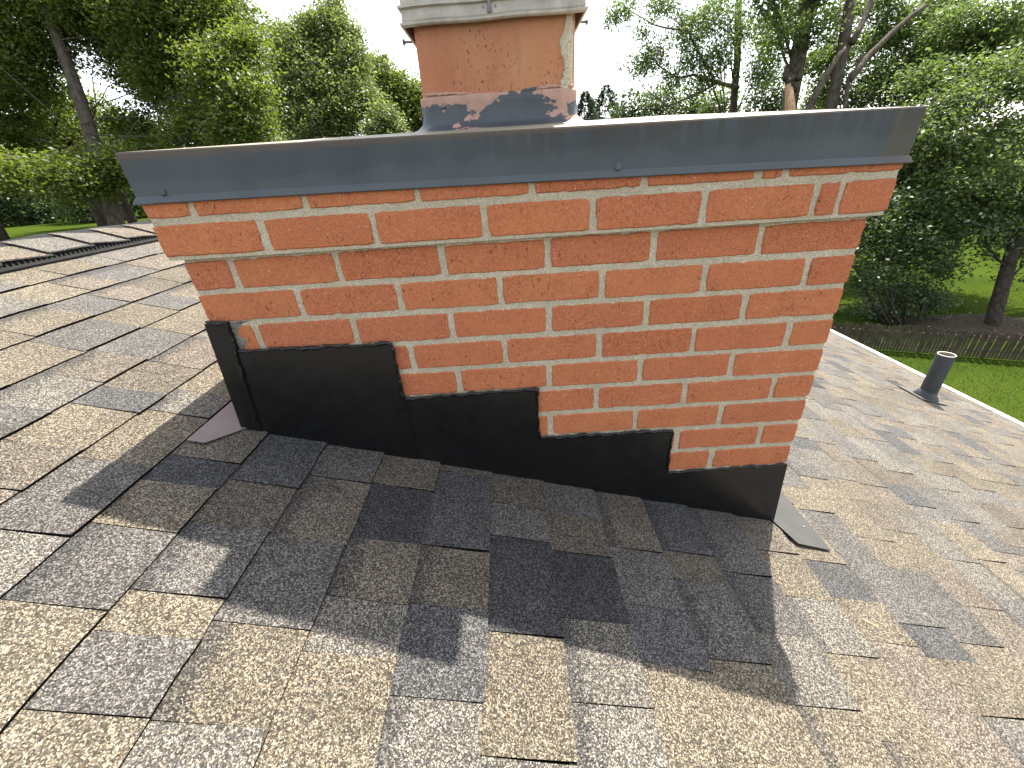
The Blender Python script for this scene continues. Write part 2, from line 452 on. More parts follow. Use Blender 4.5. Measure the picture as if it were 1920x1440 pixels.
# ------------------------------------------------------------------ roof of the house under the camera
S = 0.312; Z0 = -0.3797
CT = 1 / math.sqrt(1 + S * S); ST = S * CT
E_SL = np.array([CT, 0, -ST]); E_N = np.array([ST, 0, CT])
def on_roof(x, y, h=0.0):
    x = np.asarray(x, float); y = np.asarray(y, float)
    P = np.stack([x + 0 * y, y + 0 * x, Z0 - 0.006 - S * x + 0 * y], -1)
    return P + np.asarray(h)[..., None] * E_N
X_RIDGE = -1.15; X_EAVE = 4.2
Y_NEAR, Y_FAR = -2.3, 6.2
house = thing('house', 'house under the camera with a tan and grey shingle roof and black ridge vent', 'house', (1.5, 2.0, -6.0))
def build_deck():
    a = on_roof(np.array([X_RIDGE, X_EAVE, X_EAVE, X_RIDGE]), np.array([Y_NEAR, Y_NEAR, Y_FAR, Y_FAR]), np.full(4, -0.001))
    b = a - E_N * 0.03
    V = np.concatenate([a, b])
    F = [(0, 1, 2, 3), (7, 6, 5, 4), (0, 4, 5, 1), (1, 5, 6, 2), (2, 6, 7, 3), (3, 7, 4, 0)]
    return np_mesh('roof', V, F, M['shingle_edge'], house)
roof = build_deck()
# the slope on the other side of the ridge
zr = float(on_roof(np.array(X_RIDGE), np.array(0.0))[2])
def back_slope():
    n = 44
    V = []; F = []; T = []; SV = []
    for i in range(n):
        xa = X_RIDGE - 5.35 * i / n; xb = X_RIDGE - 5.35 * (i + 1) / n
        za = zr - S * (X_RIDGE - xa) - 0.001; zb = zr - S * (X_RIDGE - xb) + 0.005
        ys = np.arange(Y_NEAR, Y_FAR, 0.25)
        for y in ys:
            o = len(V); w = 0.25
            V += [(xa, y, za), (xb, y, zb), (xb, y + w, zb), (xa, y + w, za), (xb, y, zb - 0.006), (xb, y + w, zb - 0.006)]
            t = random.choice(TONES_L)
            T += [(*t, 0.0)] * 6; SV += [0.5] * 6
            F += [(o, o + 3, o + 2, o + 1), (o + 1, o + 2, o + 5, o + 4)]
    o = np_mesh('far_slope', V, F, M['shingle'], house, attrs=[('tone', 'FLOAT_COLOR', T), ('sv', 'FLOAT', SV)])
    tag(o, kind='stuff')
TN = {'T': (0.097, 0.086, 0.066), 'L': (0.091, 0.087, 0.077), 'G': (0.071, 0.069, 0.065), 'S': (0.053, 0.054, 0.055),
      'D': (0.034, 0.035, 0.037), 'B': (0.080, 0.071, 0.058), 'P': (0.095, 0.083, 0.069)}
TONES_L = [TN['T'], TN['L'], TN['L'], TN['G'], TN['B'], TN['P']]
back_slope()

EXPO = 0.1287; X_B0 = -0.0968          # courses measured on the photograph: butt lines at X_B0 + k*EXPO
# pieces read off the photograph: course -> [(y_end, tone, dark band)], counted from y=0 towards the camera
KNOWN = {
 0: [(-0.17, 'T', 0), (-0.34, 'G', 0), (-0.47, 'L', 0), (-0.62, 'G', 0)],
 1: [(-0.125, 'B', 0), (-0.20, 'D', 0), (-0.305, 'T', 0), (-0.44, 'G', 1), (-0.60, 'T', 0)],
 2: [(-0.165, 'S', 0), (-0.275, 'B', 0), (-0.405, 'G', 1), (-0.465, 'T', 0), (-0.555, 'G', 0), (-0.68, 'T', 0)],
 3: [(-0.118, 'G', 0), (-0.28, 'B', 1), (-0.435, 'G', 0), (-0.555, 'T', 1), (-0.66, 'L', 0)],
 4: [(-0.11, 'B', 0), (-0.258, 'D', 0), (-0.375, 'B', 1), (-0.462, 'L', 0), (-0.61, 'T', 1)],
 5: [(-0.03, 'B', 0), (-0.25, 'S', 0), (-0.37, 'B', 1), (-0.505, 'S', 0), (-0.65, 'L', 1)],
 6: [(-0.105, 'B', 1), (-0.20, 'G', 0), (-0.40, 'D', 0), (-0.562, 'T', 0), (-0.69, 'L', 0)],
 7: [(-0.11, 'G', 0), (-0.215, 'B', 0), (-0.36, 'D', 0), (-0.49, 'L', 1), (-0.64, 'L', 1)],
 8: [(-0.18, 'B', 1), (-0.315, 'G', 0), (-0.42, 'S', 0), (-0.56, 'T', 0), (-0.68, 'L', 0)],
 9: [(-0.165, 'S', 1), (-0.24, 'B', 0), (-0.40, 'G', 1), (-0.55, 'T', 0), (-0.68, 'L', 1)],
 10: [(-0.20, 'G', 1), (-0.335, 'G', 1), (-0.46, 'L', 0), (-0.60, 'T', 1)],
 11: [(-0.115, 'B', 0), (-0.24, 'T', 0), (-0.36, 'L', 1), (-0.50, 'T', 0)],
}
pieces = []
def lay_course(k):
    r = random.Random(1000 + k)
    xb = X_B0 + k * EXPO
    segs = []
    def rnd_tone(): return r.choices('TLGBSDP', (27, 26, 18, 11, 7, 2, 9))[0]
    y = 0.0
    if k in KNOWN:
        ye = 0.0
        for yn, t, bd in KNOWN[k]:
            segs.append((yn, ye, t, bd)); ye = yn
        y0 = ye; y1 = 0.0
    else:
        y0 = y1 = r.uniform(-0.1, 0.1)
    while y0 > Y_NEAR:
        w = r.uniform(0.07, 0.20); segs.append((y0 - w, y0, rnd_tone(), int(r.random() < 0.4))); y0 -= w
    while y1 < Y_FAR:
        w = r.uniform(0.07, 0.20) if y1 < 2.5 else r.uniform(0.12, 0.3); segs.append((y1, y1 + w, rnd_tone(), int(r.random() < 0.4))); y1 += w
    segs.sort()
    par = k % 2
    for i, (a, b, t, bd) in enumerate(segs):
        if a < Y_NEAR - 0.2: continue
        if xb < X_RIDGE + 0.10 or xb > X_EAVE + 0.04: continue
        if a > 0.03 and b < 0.60 and xb - EXPO > 0.02 and xb < 1.28: continue      # under the chimney
        if bd and r.random() < 0.15: bd = 0
        pieces.append((k, xb, a, b, t, bd, (i + par) % 2))
for k in range(int((X_RIDGE - X_B0) / EXPO), int((X_EAVE - X_B0) / EXPO) + 2): lay_course(k)

def piece_geo(pc, ny, nv, seed):
    k, xb, a, b, t, bd, tooth = pc
    r = np.random.default_rng(seed)
    base = 0.0056 if tooth else 0.0041
    gap = 0.0006
    ja, jb = r.normal(0, 0.0022, 2)
    vv = np.linspace(-0.10, 1.0, nv + 1)
    yy = np.linspace(0, 1, ny + 1)
    VV, YY = np.meshgrid(vv, yy, indexing='ij')
    ya = a + gap + ja * VV * tooth; yb = b - gap + jb * VV * tooth
    Yw = ya + (yb - ya) * YY
    wob = (r.normal(0, 0.0009, ny + 1) + r.normal(0, 0.001))
    xw = xb - EXPO * (1 - VV) + np.where(VV > 0.99, wob[None, :], 0.0)
    h = base * 0.12 + VV.clip(0) * base * 1.05 + 0.0010 + r.normal(0, 0.00025, VV.shape)
    lift = r.uniform(0, 0.0009) if tooth else 0.0
    h = h + lift * VV.clip(0) ** 3
    P = on_roof(xw, Yw, h).reshape(-1, 3)
    m = ny + 1
    V = [P]
    F = []
    for i in range(nv):
        for j in range(ny):
            q = i * m + j
            F.append((q, q + m, q + m + 1, q + 1))
    # butt edge and both sides down to the deck
    n0 = len(P)
    low_b = on_roof(xw[-1], Yw[-1], np.zeros(m)); V.append(low_b)
    for j in range(ny):
        F.append((nv * m + j, n0 + j, n0 + j + 1, nv * m + j + 1))
    n1 = n0 + m
    la = on_roof(xw[:, 0], Yw[:, 0], np.zeros(nv + 1)); lb = on_roof(xw[:, -1], Yw[:, -1], np.zeros(nv + 1))
    V += [la, lb]
    n2 = n1 + nv + 1
    for i in range(nv):
        F.append((i * m, n1 + i, n1 + i + 1, (i + 1) * m))
        F.append(((i + 1) * m + ny, n2 + i + 1, n2 + i, i * m + ny))
    V = np.concatenate(V)
    c = np.array(TN[t]) * r.uniform(0.9, 1.1)
    tone = np.tile(np.append(c, float(bd)), (len(V), 1))
    sv = np.concatenate([VV.ravel(), np.ones(m), vv, vv])
    dark = np.zeros(len(V)); dark[n0:] = 1
    return V, F, tone, sv, np.array([0] * (nv * ny) + [1] * (len(F) - nv * ny), dtype=np.int32)
# the 300 pieces that show largest in the picture are objects of their own
score = []
for i, (k, xb, a, b, t, bd, tooth) in enumerate(pieces):
    c = on_roof(np.array([xb - EXPO, xb, xb, xb - EXPO]), np.array([a, a, b, b]), np.zeros(4))
    uv, dep = project(c)
    if dep.min() < 0.1: score.append(0); continue
    u = uv[:, 0].clip(0, 1920); v = uv[:, 1].clip(0, 1440)
    area = 0.5 * abs(sum(u[j] * v[(j + 1) % 4] - u[(j + 1) % 4] * v[j] for j in range(4)))
    mid = c.mean(0)
    if mid[1] > 0:                               # is it hidden behind the chimney?
        f = (0 - CAM[1]) / (mid[1] - CAM[1]); xx = CAM[0] + (mid[0] - CAM[0]) * f
        if -0.02 < xx < 1.32: area = 0
    score.append(area)
order = np.argsort(-np.array(score))
near = set(order[:300].tolist())
rest_V, rest_F, rest_T, rest_S, rest_M = [], [], [], [], []
off = 0
for i, pc in enumerate(pieces):
    if i in near:
        V, F, T, SV, MI = piece_geo(pc, max(2, int((pc[3] - pc[2]) / 0.05)), 2, 5000 + i)
        np_mesh('shingle', V, F, M['shingle'], roof, attrs=[('tone', 'FLOAT_COLOR', T), ('sv', 'FLOAT', SV)], mat2=M['shingle_edge'], midx=MI)
    else:
        V, F, T, SV, MI = piece_geo(pc, 2, 1, 5000 + i)
        rest_V.append(V); rest_T.append(T); rest_S.append(SV); rest_M.append(MI)
        rest_F += [tuple(q + off for q in f) for f in F]; off += len(V)
tag(np_mesh('shingle_field', np.concatenate(rest_V), rest_F, M['shingle'], roof,
            attrs=[('tone', 'FLOAT_COLOR', np.concatenate(rest_T)), ('sv', 'FLOAT', np.concatenate(rest_S))], mat2=M['shingle_edge'], midx=np.concatenate(rest_M)), kind='stuff')
# ridge vent and the cap shingles over it
def ridge():
    hv = 0.026
    xs = [X_RIDGE, X_RIDGE + 0.15]
    def prof(dx, h): return np.array([X_RIDGE + dx, 0, zr - S * abs(dx) + h])
    V = []; F = []
    pts = [prof(-0.150, 0.0), prof(-0.150, hv - 0.004), prof(0, hv + 0.004), prof(0.150, hv - 0.004), prof(0.153, 0.001)]
    ys = np.linspace(Y_NEAR, Y_FAR, 120)
    for y in ys:
        dz = 0.003 * math.sin(y * 9) + 0.002 * math.sin(y * 23 + 1)
        for i, q in enumerate(pts):
            V.append(q + np.array([0, y, dz if 0 < i < 4 else 0]))
    m = len(pts)
    for i in range(len(ys) - 1):
        for j in range(m - 1): F.append((i * m + j, i * m + j + 1, (i + 1) * m + j + 1, (i + 1) * m + j))
    rv = np_mesh('ridge_vent', V, F, M['vent_plastic'], house)
    # louvre fins along the visible side
    parts = []
    y = -0.6
    while y < 2.2:
        a = prof(0.152, 0.003) + np.array([0, y, 0]); b = prof(0.146, hv - 0.007) + np.array([0, y, 0])
        dx = np.array([0.007, 0, 0.002]); w = np.array([0, 0.006, 0])
        parts.append(([a, a + dx, b + dx, b, a + w, a + dx + w, b + dx + w, b + w], [(0, 1, 2, 3), (7, 6, 5, 4), (1, 5, 6, 2), (0, 3, 7, 4), (2, 6, 7, 3)]))
        y += 0.018
    a0 = prof(0.151, 0.010)
    V, F = merge(parts)
    o = np_mesh('louvre_fins', V, F, M['vent_fin'], rv); tag(o, kind='stuff')
    # base flange of the vent lying on the top course
    fl = [prof(0.150, 0.0115), prof(0.176, 0.0115), prof(0.176, 0.0075)]
    V = []; F = []
    for y in ys:
        for q in fl: V.append(q + np.array([0, y, 0]))
    for i in range(len(ys) - 1):
        for j in range(2): F.append((i * 3 + j, i * 3 + j + 1, (i + 1) * 3 + j + 1, (i + 1) * 3 + j))
    np_mesh('vent_flange', V, F, M['vent_plastic'], rv)
    y = -0.62; i = 0
    while y < 3.4:
        w = 0.166
        V = []; F = []; T = []; SV = []
        r = random.Random(300 + i)
        t = TN[r.choice('LLPLT')]
        dxs = [-0.158, -0.11, -0.05, -0.012, 0.012, 0.05, 0.11, 0.158]
        for jy in range(5):
            f = jy / 4
            yy = y - 0.012 + (w + 0.012) * f
            lift = 0.0095 * (1 - f) + 0.001
            for q, dx in enumerate(dxs):
                rr = 0.004 if abs(dx) < 0.02 else 0
                p = prof(dx, hv + lift - rr + 0.003 * math.sin(yy * 9) + 0.002 * math.sin(yy * 23 + 1))
                p[1] = yy + r.uniform(-0.0015, 0.0015) + 0.012 * (1 - (abs(dx) / 0.158)) * 0.4
                V.append(p); SV.append(0.5); T.append((*t, 0))
        m = len(dxs)
        for jy in range(4):
            for q in range(m - 1):
                F.append((jy * m + q, jy * m + q + 1, (jy + 1) * m + q + 1, (jy + 1) * m + q))
        n0 = len(V)                                   # thickness: front and side edges
        for q in range(m):
            p = np.array(V[q]); V.append(p - np.array([0, 0, 0.0055])); SV.append(0.5); T.append((*TN['D'], 0))
        for q in range(m - 1): F.append((q, n0 + q, n0 + q + 1, q + 1))
        n1 = len(V)
        for jy in range(5):
            p = np.array(V[jy * m + m - 1]); V.append(p - np.array([0, 0, 0.005])); SV.append(0.5); T.append((*TN['D'], 0))
        for jy in range(4): F.append((jy * m + m - 1, n1 + jy, n1 + jy + 1, (jy + 1) * m + m - 1))
        np_mesh('ridge_cap_shingle', V, F, M['shingle'], rv, attrs=[('tone', 'FLOAT_COLOR', T), ('sv', 'FLOAT', SV)])
        y += w; i += 1
ridge()
# drip edge, fascia, wall under the eave
def eave():
    e = on_roof(np.array(X_EAVE), np.array(0.0), np.array(0.0))
    bm = bmesh.new()
    box_bm(bm, (X_EAVE - 0.01, Y_NEAR, e[2] - 0.09), (X_EAVE + 0.028, Y_FAR, e[2] + 0.004), 0.003)
    bm_obj('drip_edge', bm, M['white_metal'], house)
    bm = bmesh.new()
    box_bm(bm, (X_EAVE - 0.05, Y_NEAR + 0.02, e[2] - 0.26), (X_EAVE - 0.012, Y_FAR - 0.02, e[2] - 0.034))
    bm_obj('fascia_board', bm, M['trim_white'], house)
    bm = bmesh.new()
    x0, x1 = X_RIDGE - 4.9, X_EAVE - 0.45
    y0, y1 = Y_NEAR + 0.3, Y_FAR - 0.3
    zt = e[2] - 0.02
    vs = [bm.verts.new(p) for p in [(x0, y0, -6.3), (x1, y0, -6.3), (x1, y0, zt + .1), (X_RIDGE, y0, zr - 0.06), (x0, y0, zt + .1),
                                    (x0, y1, -6.3), (x1, y1, -6.3), (x1, y1, zt + .1), (X_RIDGE, y1, zr - 0.06), (x0, y1, zt + .1)]]
    for f in [(0, 1, 2, 3, 4), (9, 8, 7, 6, 5), (1, 6, 7, 2), (5, 0, 4, 9)]: bm.faces.new([vs[i] for i in f])
    bm_obj('wall', bm, M['house_wall_paint'], house)
eave()

# ------------------------------------------------------------------ chimney
W = 1.3021; DEP = 0.66; HC = 0.0664; HB = 0.0550; PB = 0.2032; BL = 0.1915; JT = PB - BL
chimney = thing('chimney', 'red brick chimney with slate grey metal cap and black stepped flashing on the roof', 'chimney', (W / 2, DEP / 2, -0.6))
def brick_mesh(lx, lz, ly, seed):
    """front face in the plane y=0 (x right, z up, centre of the face at 0), body runs back to y=ly"""
    r = np.random.default_rng(seed)
    hx, hz = lx / 2, lz / 2
    pts = []
    nx = max(3, int(lx / 0.012)); nz = 4
    c = 0.0022
    def side(p0, p1, n, nrm):
        for i in range(n):
            f = i / n
            p = np.array(p0) * (1 - f) + np.array(p1) * f
            j = r.normal(0, 0.00038)
            if r.random() < 0.05: j -= r.uniform(0.0008, 0.0026)
            pts.append(p + np.array(nrm) * j)
    side((-hx + c, -hz), (hx - c, -hz), nx, (0, -1)); side((hx, -hz + c), (hx, hz - c), nz, (1, 0))
    side((hx - c, hz), (-hx + c, hz), nx, (0, 1)); side((-hx, hz - c), (-hx, -hz + c), nz, (-1, 0))
    # add the last point of each side so that corners are chamfered
    P = np.array(pts); n = len(P)
    tilt = r.normal(0, 0.0003, 2).clip(-0.0006, 0.0006)
    def depth(q): return tilt[0] * q[:, 0] / hx + tilt[1] * q[:, 1] / hz
    bev = 0.0014 + 0.0012 * r.random()
    ctr = P * np.array([(hx - bev) / hx, (hz - bev) / hz])
    V = [np.stack([ctr[:, 0], 0.0004 + np.abs(depth(ctr)), ctr[:, 1]], 1),
         np.stack([P[:, 0], 0.0004 + np.abs(depth(P)) + bev, P[:, 1]], 1),
         np.stack([P[:, 0], np.full(n, ly), P[:, 1]], 1)]
    V = np.concatenate(V)
    F = [tuple(range(n))]
    for a in range(2):
        for i in range(n):
            j = (i + 1) % n
            F.append((a * n + j, a * n + i, (a + 1) * n + i, (a + 1) * n + j))
    F.append(tuple(2 * n + i for i in range(n))[::-1])
    me = bpy.data.meshes.new('brick')
    me.from_pydata([tuple(map(float, p)) for p in V], [], F); me.update()
    me.materials.append(M['brick'])
    return me
bseed = [0]
def brick(x0, x1, z0, z1, y, ly, face='front'):
    """a brick whose face spans x0..x1 (along the wall), z0..z1; face says which wall"""
    bseed[0] += 1
    r = random.Random(bseed[0])
    me = brick_mesh(x1 - x0, z1 - z0, ly, bseed[0])
    o = bpy.data.objects.new('brick', me)
    cx = (x0 + x1) / 2; cz = (z0 + z1) / 2
    if face == 'front': o.location = (cx, y, cz); rz = 0
    elif face == 'right': o.location = (y, cx, cz); rz = math.pi / 2
    elif face == 'left': o.location = (y, cx, cz); rz = -math.pi / 2
    o.rotation_euler = (0, 0, rz)
    o.location = Vector(o.location) - chimney.location
    link(o, chimney)
def row_z(r):
    zt = -(r - 2) * HC + 0.0006
    return zt - HB, zt
def roof_z(x): return Z0 - S * x
def brick_rows():
    for r in range(2, 13):
        z0, z1 = row_z(r)
        odd = r % 2
        spans = []
        if odd:
            for k in range(6): spans.append((max(0, k * PB - 0.0008), k * PB + BL - 0.0008))
            spans.append((6 * PB - 0.0008, W))
        else:
            spans.append((0, W - 5 * PB - BL - JT))
            for k in range(5, -1, -1): spans.append((W - k * PB - BL, W - k * PB))
        for i, (a, b) in enumerate(spans):
            if z1 < roof_z(b) - 0.01: continue
            jx = random.uniform(-0.0012, 0.0012); jz = random.uniform(-0.001, 0.001)
            if i == 0: ly = 0.0915 if odd else BL; a2, b2 = a, b + jx
            elif i == len(spans) - 1: ly = BL if odd else 0.0915; a2, b2 = a + jx, b
            else: ly = 0.0915; a2, b2 = a + jx, b + jx
            brick(a2, b2, z0 + jz, z1 + jz, random.uniform(0, 0.0007), ly)
        # side walls: continue the bond behind the corner bricks
        for face, xw, first in (('left', 0.0, 0.0915 if odd else BL), ('right', W, BL if odd else 0.0915)):
            y = first + JT
            while y < DEP - 0.02:
                e = min(y + BL, DEP)
                if z1 > roof_z(xw): brick(y, e, z0, z1, xw, 0.0915, face)
                y = e + JT
    c = 0.016
    # corbelled courses
    j1 = [-c, 0.1719, 0.1861, 0.3767, 0.3863, 0.5772, 0.5892, 0.7737, 0.7856, 0.9734, 0.9856, 1.1739, 1.184, 1.2194, 1.2278, W + c]
    j0 = [-c, 0.0623, 0.0736, 0.2634, 0.2746, 0.4636, 0.473, 0.6641, 0.6755, 0.861, 0.8741, 1.059, 1.073, 1.109, 1.1201, W + c]
    for js, z0, z1 in ((j1, 0.0125, 0.0672), (j0, 0.0797, 0.134)):
        for i in range(0, len(js), 2): brick(js[i], js[i + 1], z0, z1, -c, 0.0915)
        for face, xw in (('left', -c), ('right', W + c)):
            y = 0.0915 - c + JT
            while y < DEP + c - 0.02:
                e = min(y + BL, DEP + c); brick(y, e, z0, z1, xw, 0.0915, face); y = e + JT
brick_rows()
def noise2(nx, nz, amp, seed, smooth=2):
    r = np.random.default_rng(seed); a = r.normal(0, 1, (nx, nz))
    for _ in range(smooth):
        a = (a + np.roll(a, 1, 0) + np.roll(a, -1, 0) + np.roll(a, 1, 1) + np.roll(a, -1, 1)) / 5
    return a / a.std() * amp
def mortar_core(x0, x1, y0, y1, z0, z1, seed, nx, nz):
    d = noise2(nx, nz, 0.0005, seed).clip(-0.0012, 0.0012)
    xs = np.linspace(x0, x1, nx); zs = np.linspace(z0, z1, nz)
    X, Z = np.meshgrid(xs, zs, indexing='ij')
    V = np.stack([X.ravel(), (y0 + d).ravel(), Z.ravel()], 1)
    i, j = np.meshgrid(np.arange(nx - 1), np.arange(nz - 1), indexing='ij')
    a = (i * nz + j).ravel()
    F = [tuple(f) for f in np.stack([a, a + nz, a + nz + 1, a + 1], 1).tolist()]
    n = len(V)
    V = np.concatenate([V, [[x0, y1, z0], [x1, y1, z0], [x1, y1, z1], [x0, y1, z1], [x0, y0, z0], [x1, y0, z0], [x1, y0, z1], [x0, y0, z1]]])
    F += [(n + 1, n, n + 3, n + 2), (n, n + 4, n + 7, n + 3), (n + 5, n + 1, n + 2, n + 6), (n + 7, n + 6, n + 2, n + 3), (n + 4, n, n + 1, n + 5)]
    return V.tolist(), F
Vm, Fm = merge([mortar_core(0.0035, W - 0.0035, 0.0034, DEP - 0.004, -1.0, 0.006, 3, 330, 200),
                mortar_core(-0.0125, W + 0.0125, -0.0126, DEP + 0.012, 0.0065, 0.150, 4, 330, 36)])
np_mesh('mortar', Vm, Fm, M['mortar'], chimney)

# ---- metal cap over the top courses
def build_cap():
    ct, cb = 0.018, 0.0235
    # outline rings (z measured at the left / right end: the cap dips a little to the right)
    def zt(x): return 0.1825 - 0.0105 * (x / W)
    def zb(x): return 0.1030 - 0.0130 * (x / W) ** 1.5 if x > 0 else 0.1030
    rings = []
    nx = 40
    def ring(c, zf):
        P = []
        x0, x1, y0, y1 = -c, W + c, -c, DEP + c
        for i in range(nx): x = x0 + (x1 - x0) * i / nx; P.append((x, y0, zf(x)))
        for i in range(8): y = y0 + (y1 - y0) * i / 8; P.append((x1, y, zf(x1)))
        for i in range(nx): x = x1 + (x0 - x1) * i / nx; P.append((x, y1, zf(x)))
        for i in range(8): y = y1 + (y0 - y1) * i / 8; P.append((x0, y, zf(x0)))
        return P
    lay = [ring(cb - 0.002, lambda x: zb(x) - 0.000), ring(cb, lambda x: zb(x) + 0.0015), ring(0.0200, lambda x: zb(x) + 0.0085),
           ring(0.0172, lambda x: zb(x) + 0.0125), ring(ct, lambda x: zt(x) - 0.002), ring(ct - 0.0012, lambda x: zt(x))]
    inner = ring(cb - 0.0045, lambda x: zb(x) + 0.001)
    V = []; F = []
    for q in lay: V += q
    m = len(lay[0])
    r = np.random.default_rng(5)
    V = [np.array(v) for v in V]
    for i in range(2 * m, 4 * m): V[i][1] += r.normal(0, 0.0003)
    for l in range(len(lay) - 1):
        for i in range(m):
            j = (i + 1) % m
            F.append((l * m + i, l * m + j, (l + 1) * m + j, (l + 1) * m + i))
    n0 = len(V); V += [np.array(p) for p in inner]
    for i in range(m):
        j = (i + 1) % m; F.append((n0 + i, n0 + j, j, i))
    o = np_mesh('metal_cap', V, F, M['cap'], chimney)
    for p in o.data.polygons: p.use_smooth = False
    # deck: rises gently from the rim to the flue
    n = 24
    outer = ring(ct - 0.0012, lambda x: zt(x) + 0.0002)
    inn = [(0.30, 0.15), (0.95, 0.15), (0.95, 0.50), (0.30, 0.50)]
    Vd = [np.array(p) for p in outer]; nd = len(Vd); zi = 0.1965
    Vd += [np.array((a, b, zi)) for a, b in inn]
    Fd = []
    for i in range(nx): Fd.append((i, (i + 1) % m, nd + 0) if i < nx // 4 else ((i, i + 1, nd + 1) if i >= nx * 3 // 4 else (i, i + 1, nd + (0 if i < nx // 2 else 1))))
    Fd.append((nx // 2, nd + 1, nd + 0))
    for i in range(nx, nx + 8): Fd.append((i, i + 1, nd + (1 if i < nx + 4 else 2)))
    Fd.append((nx + 4, nd + 2, nd + 1))
    for i in range(nx + 8, 2 * nx + 8): Fd.append((i, i + 1, nd + (2 if i < nx + 8 + nx // 2 else 3)))
    Fd.append((nx + 8 + nx // 2, nd + 3, nd + 2))
    for i in range(2 * nx + 8, m): Fd.append((i, (i + 1) % m, nd + (3 if i < 2 * nx + 12 else 0)))
    Fd.append((2 * nx + 12, nd + 0, nd + 3))
    Fd.append((nd, nd + 1, nd + 2, nd + 3))
    np_mesh('cap_deck', Vd, Fd, M['deck'], o)
    # slotted screws in the face
    for (x, z) in ((0.0330, 0.1205), (0.8195, 0.1130)):
        bm = bmesh.new()
        bmesh.ops.create_uvsphere(bm, u_segments=16, v_segments=8, radius=0.0056)
        for v in bm.verts:
            v.co.y *= 0.55
        # slot
        for v in bm.verts:
            if v.co.y < -0.0020 and abs(v.co.z) < 0.0012: v.co.y += 0.0016
        bmesh.ops.translate(bm, verts=bm.verts, vec=(x, -0.0185, z))
        bm_obj('screw', bm, M['screw_paint'], o, True)
build_cap()

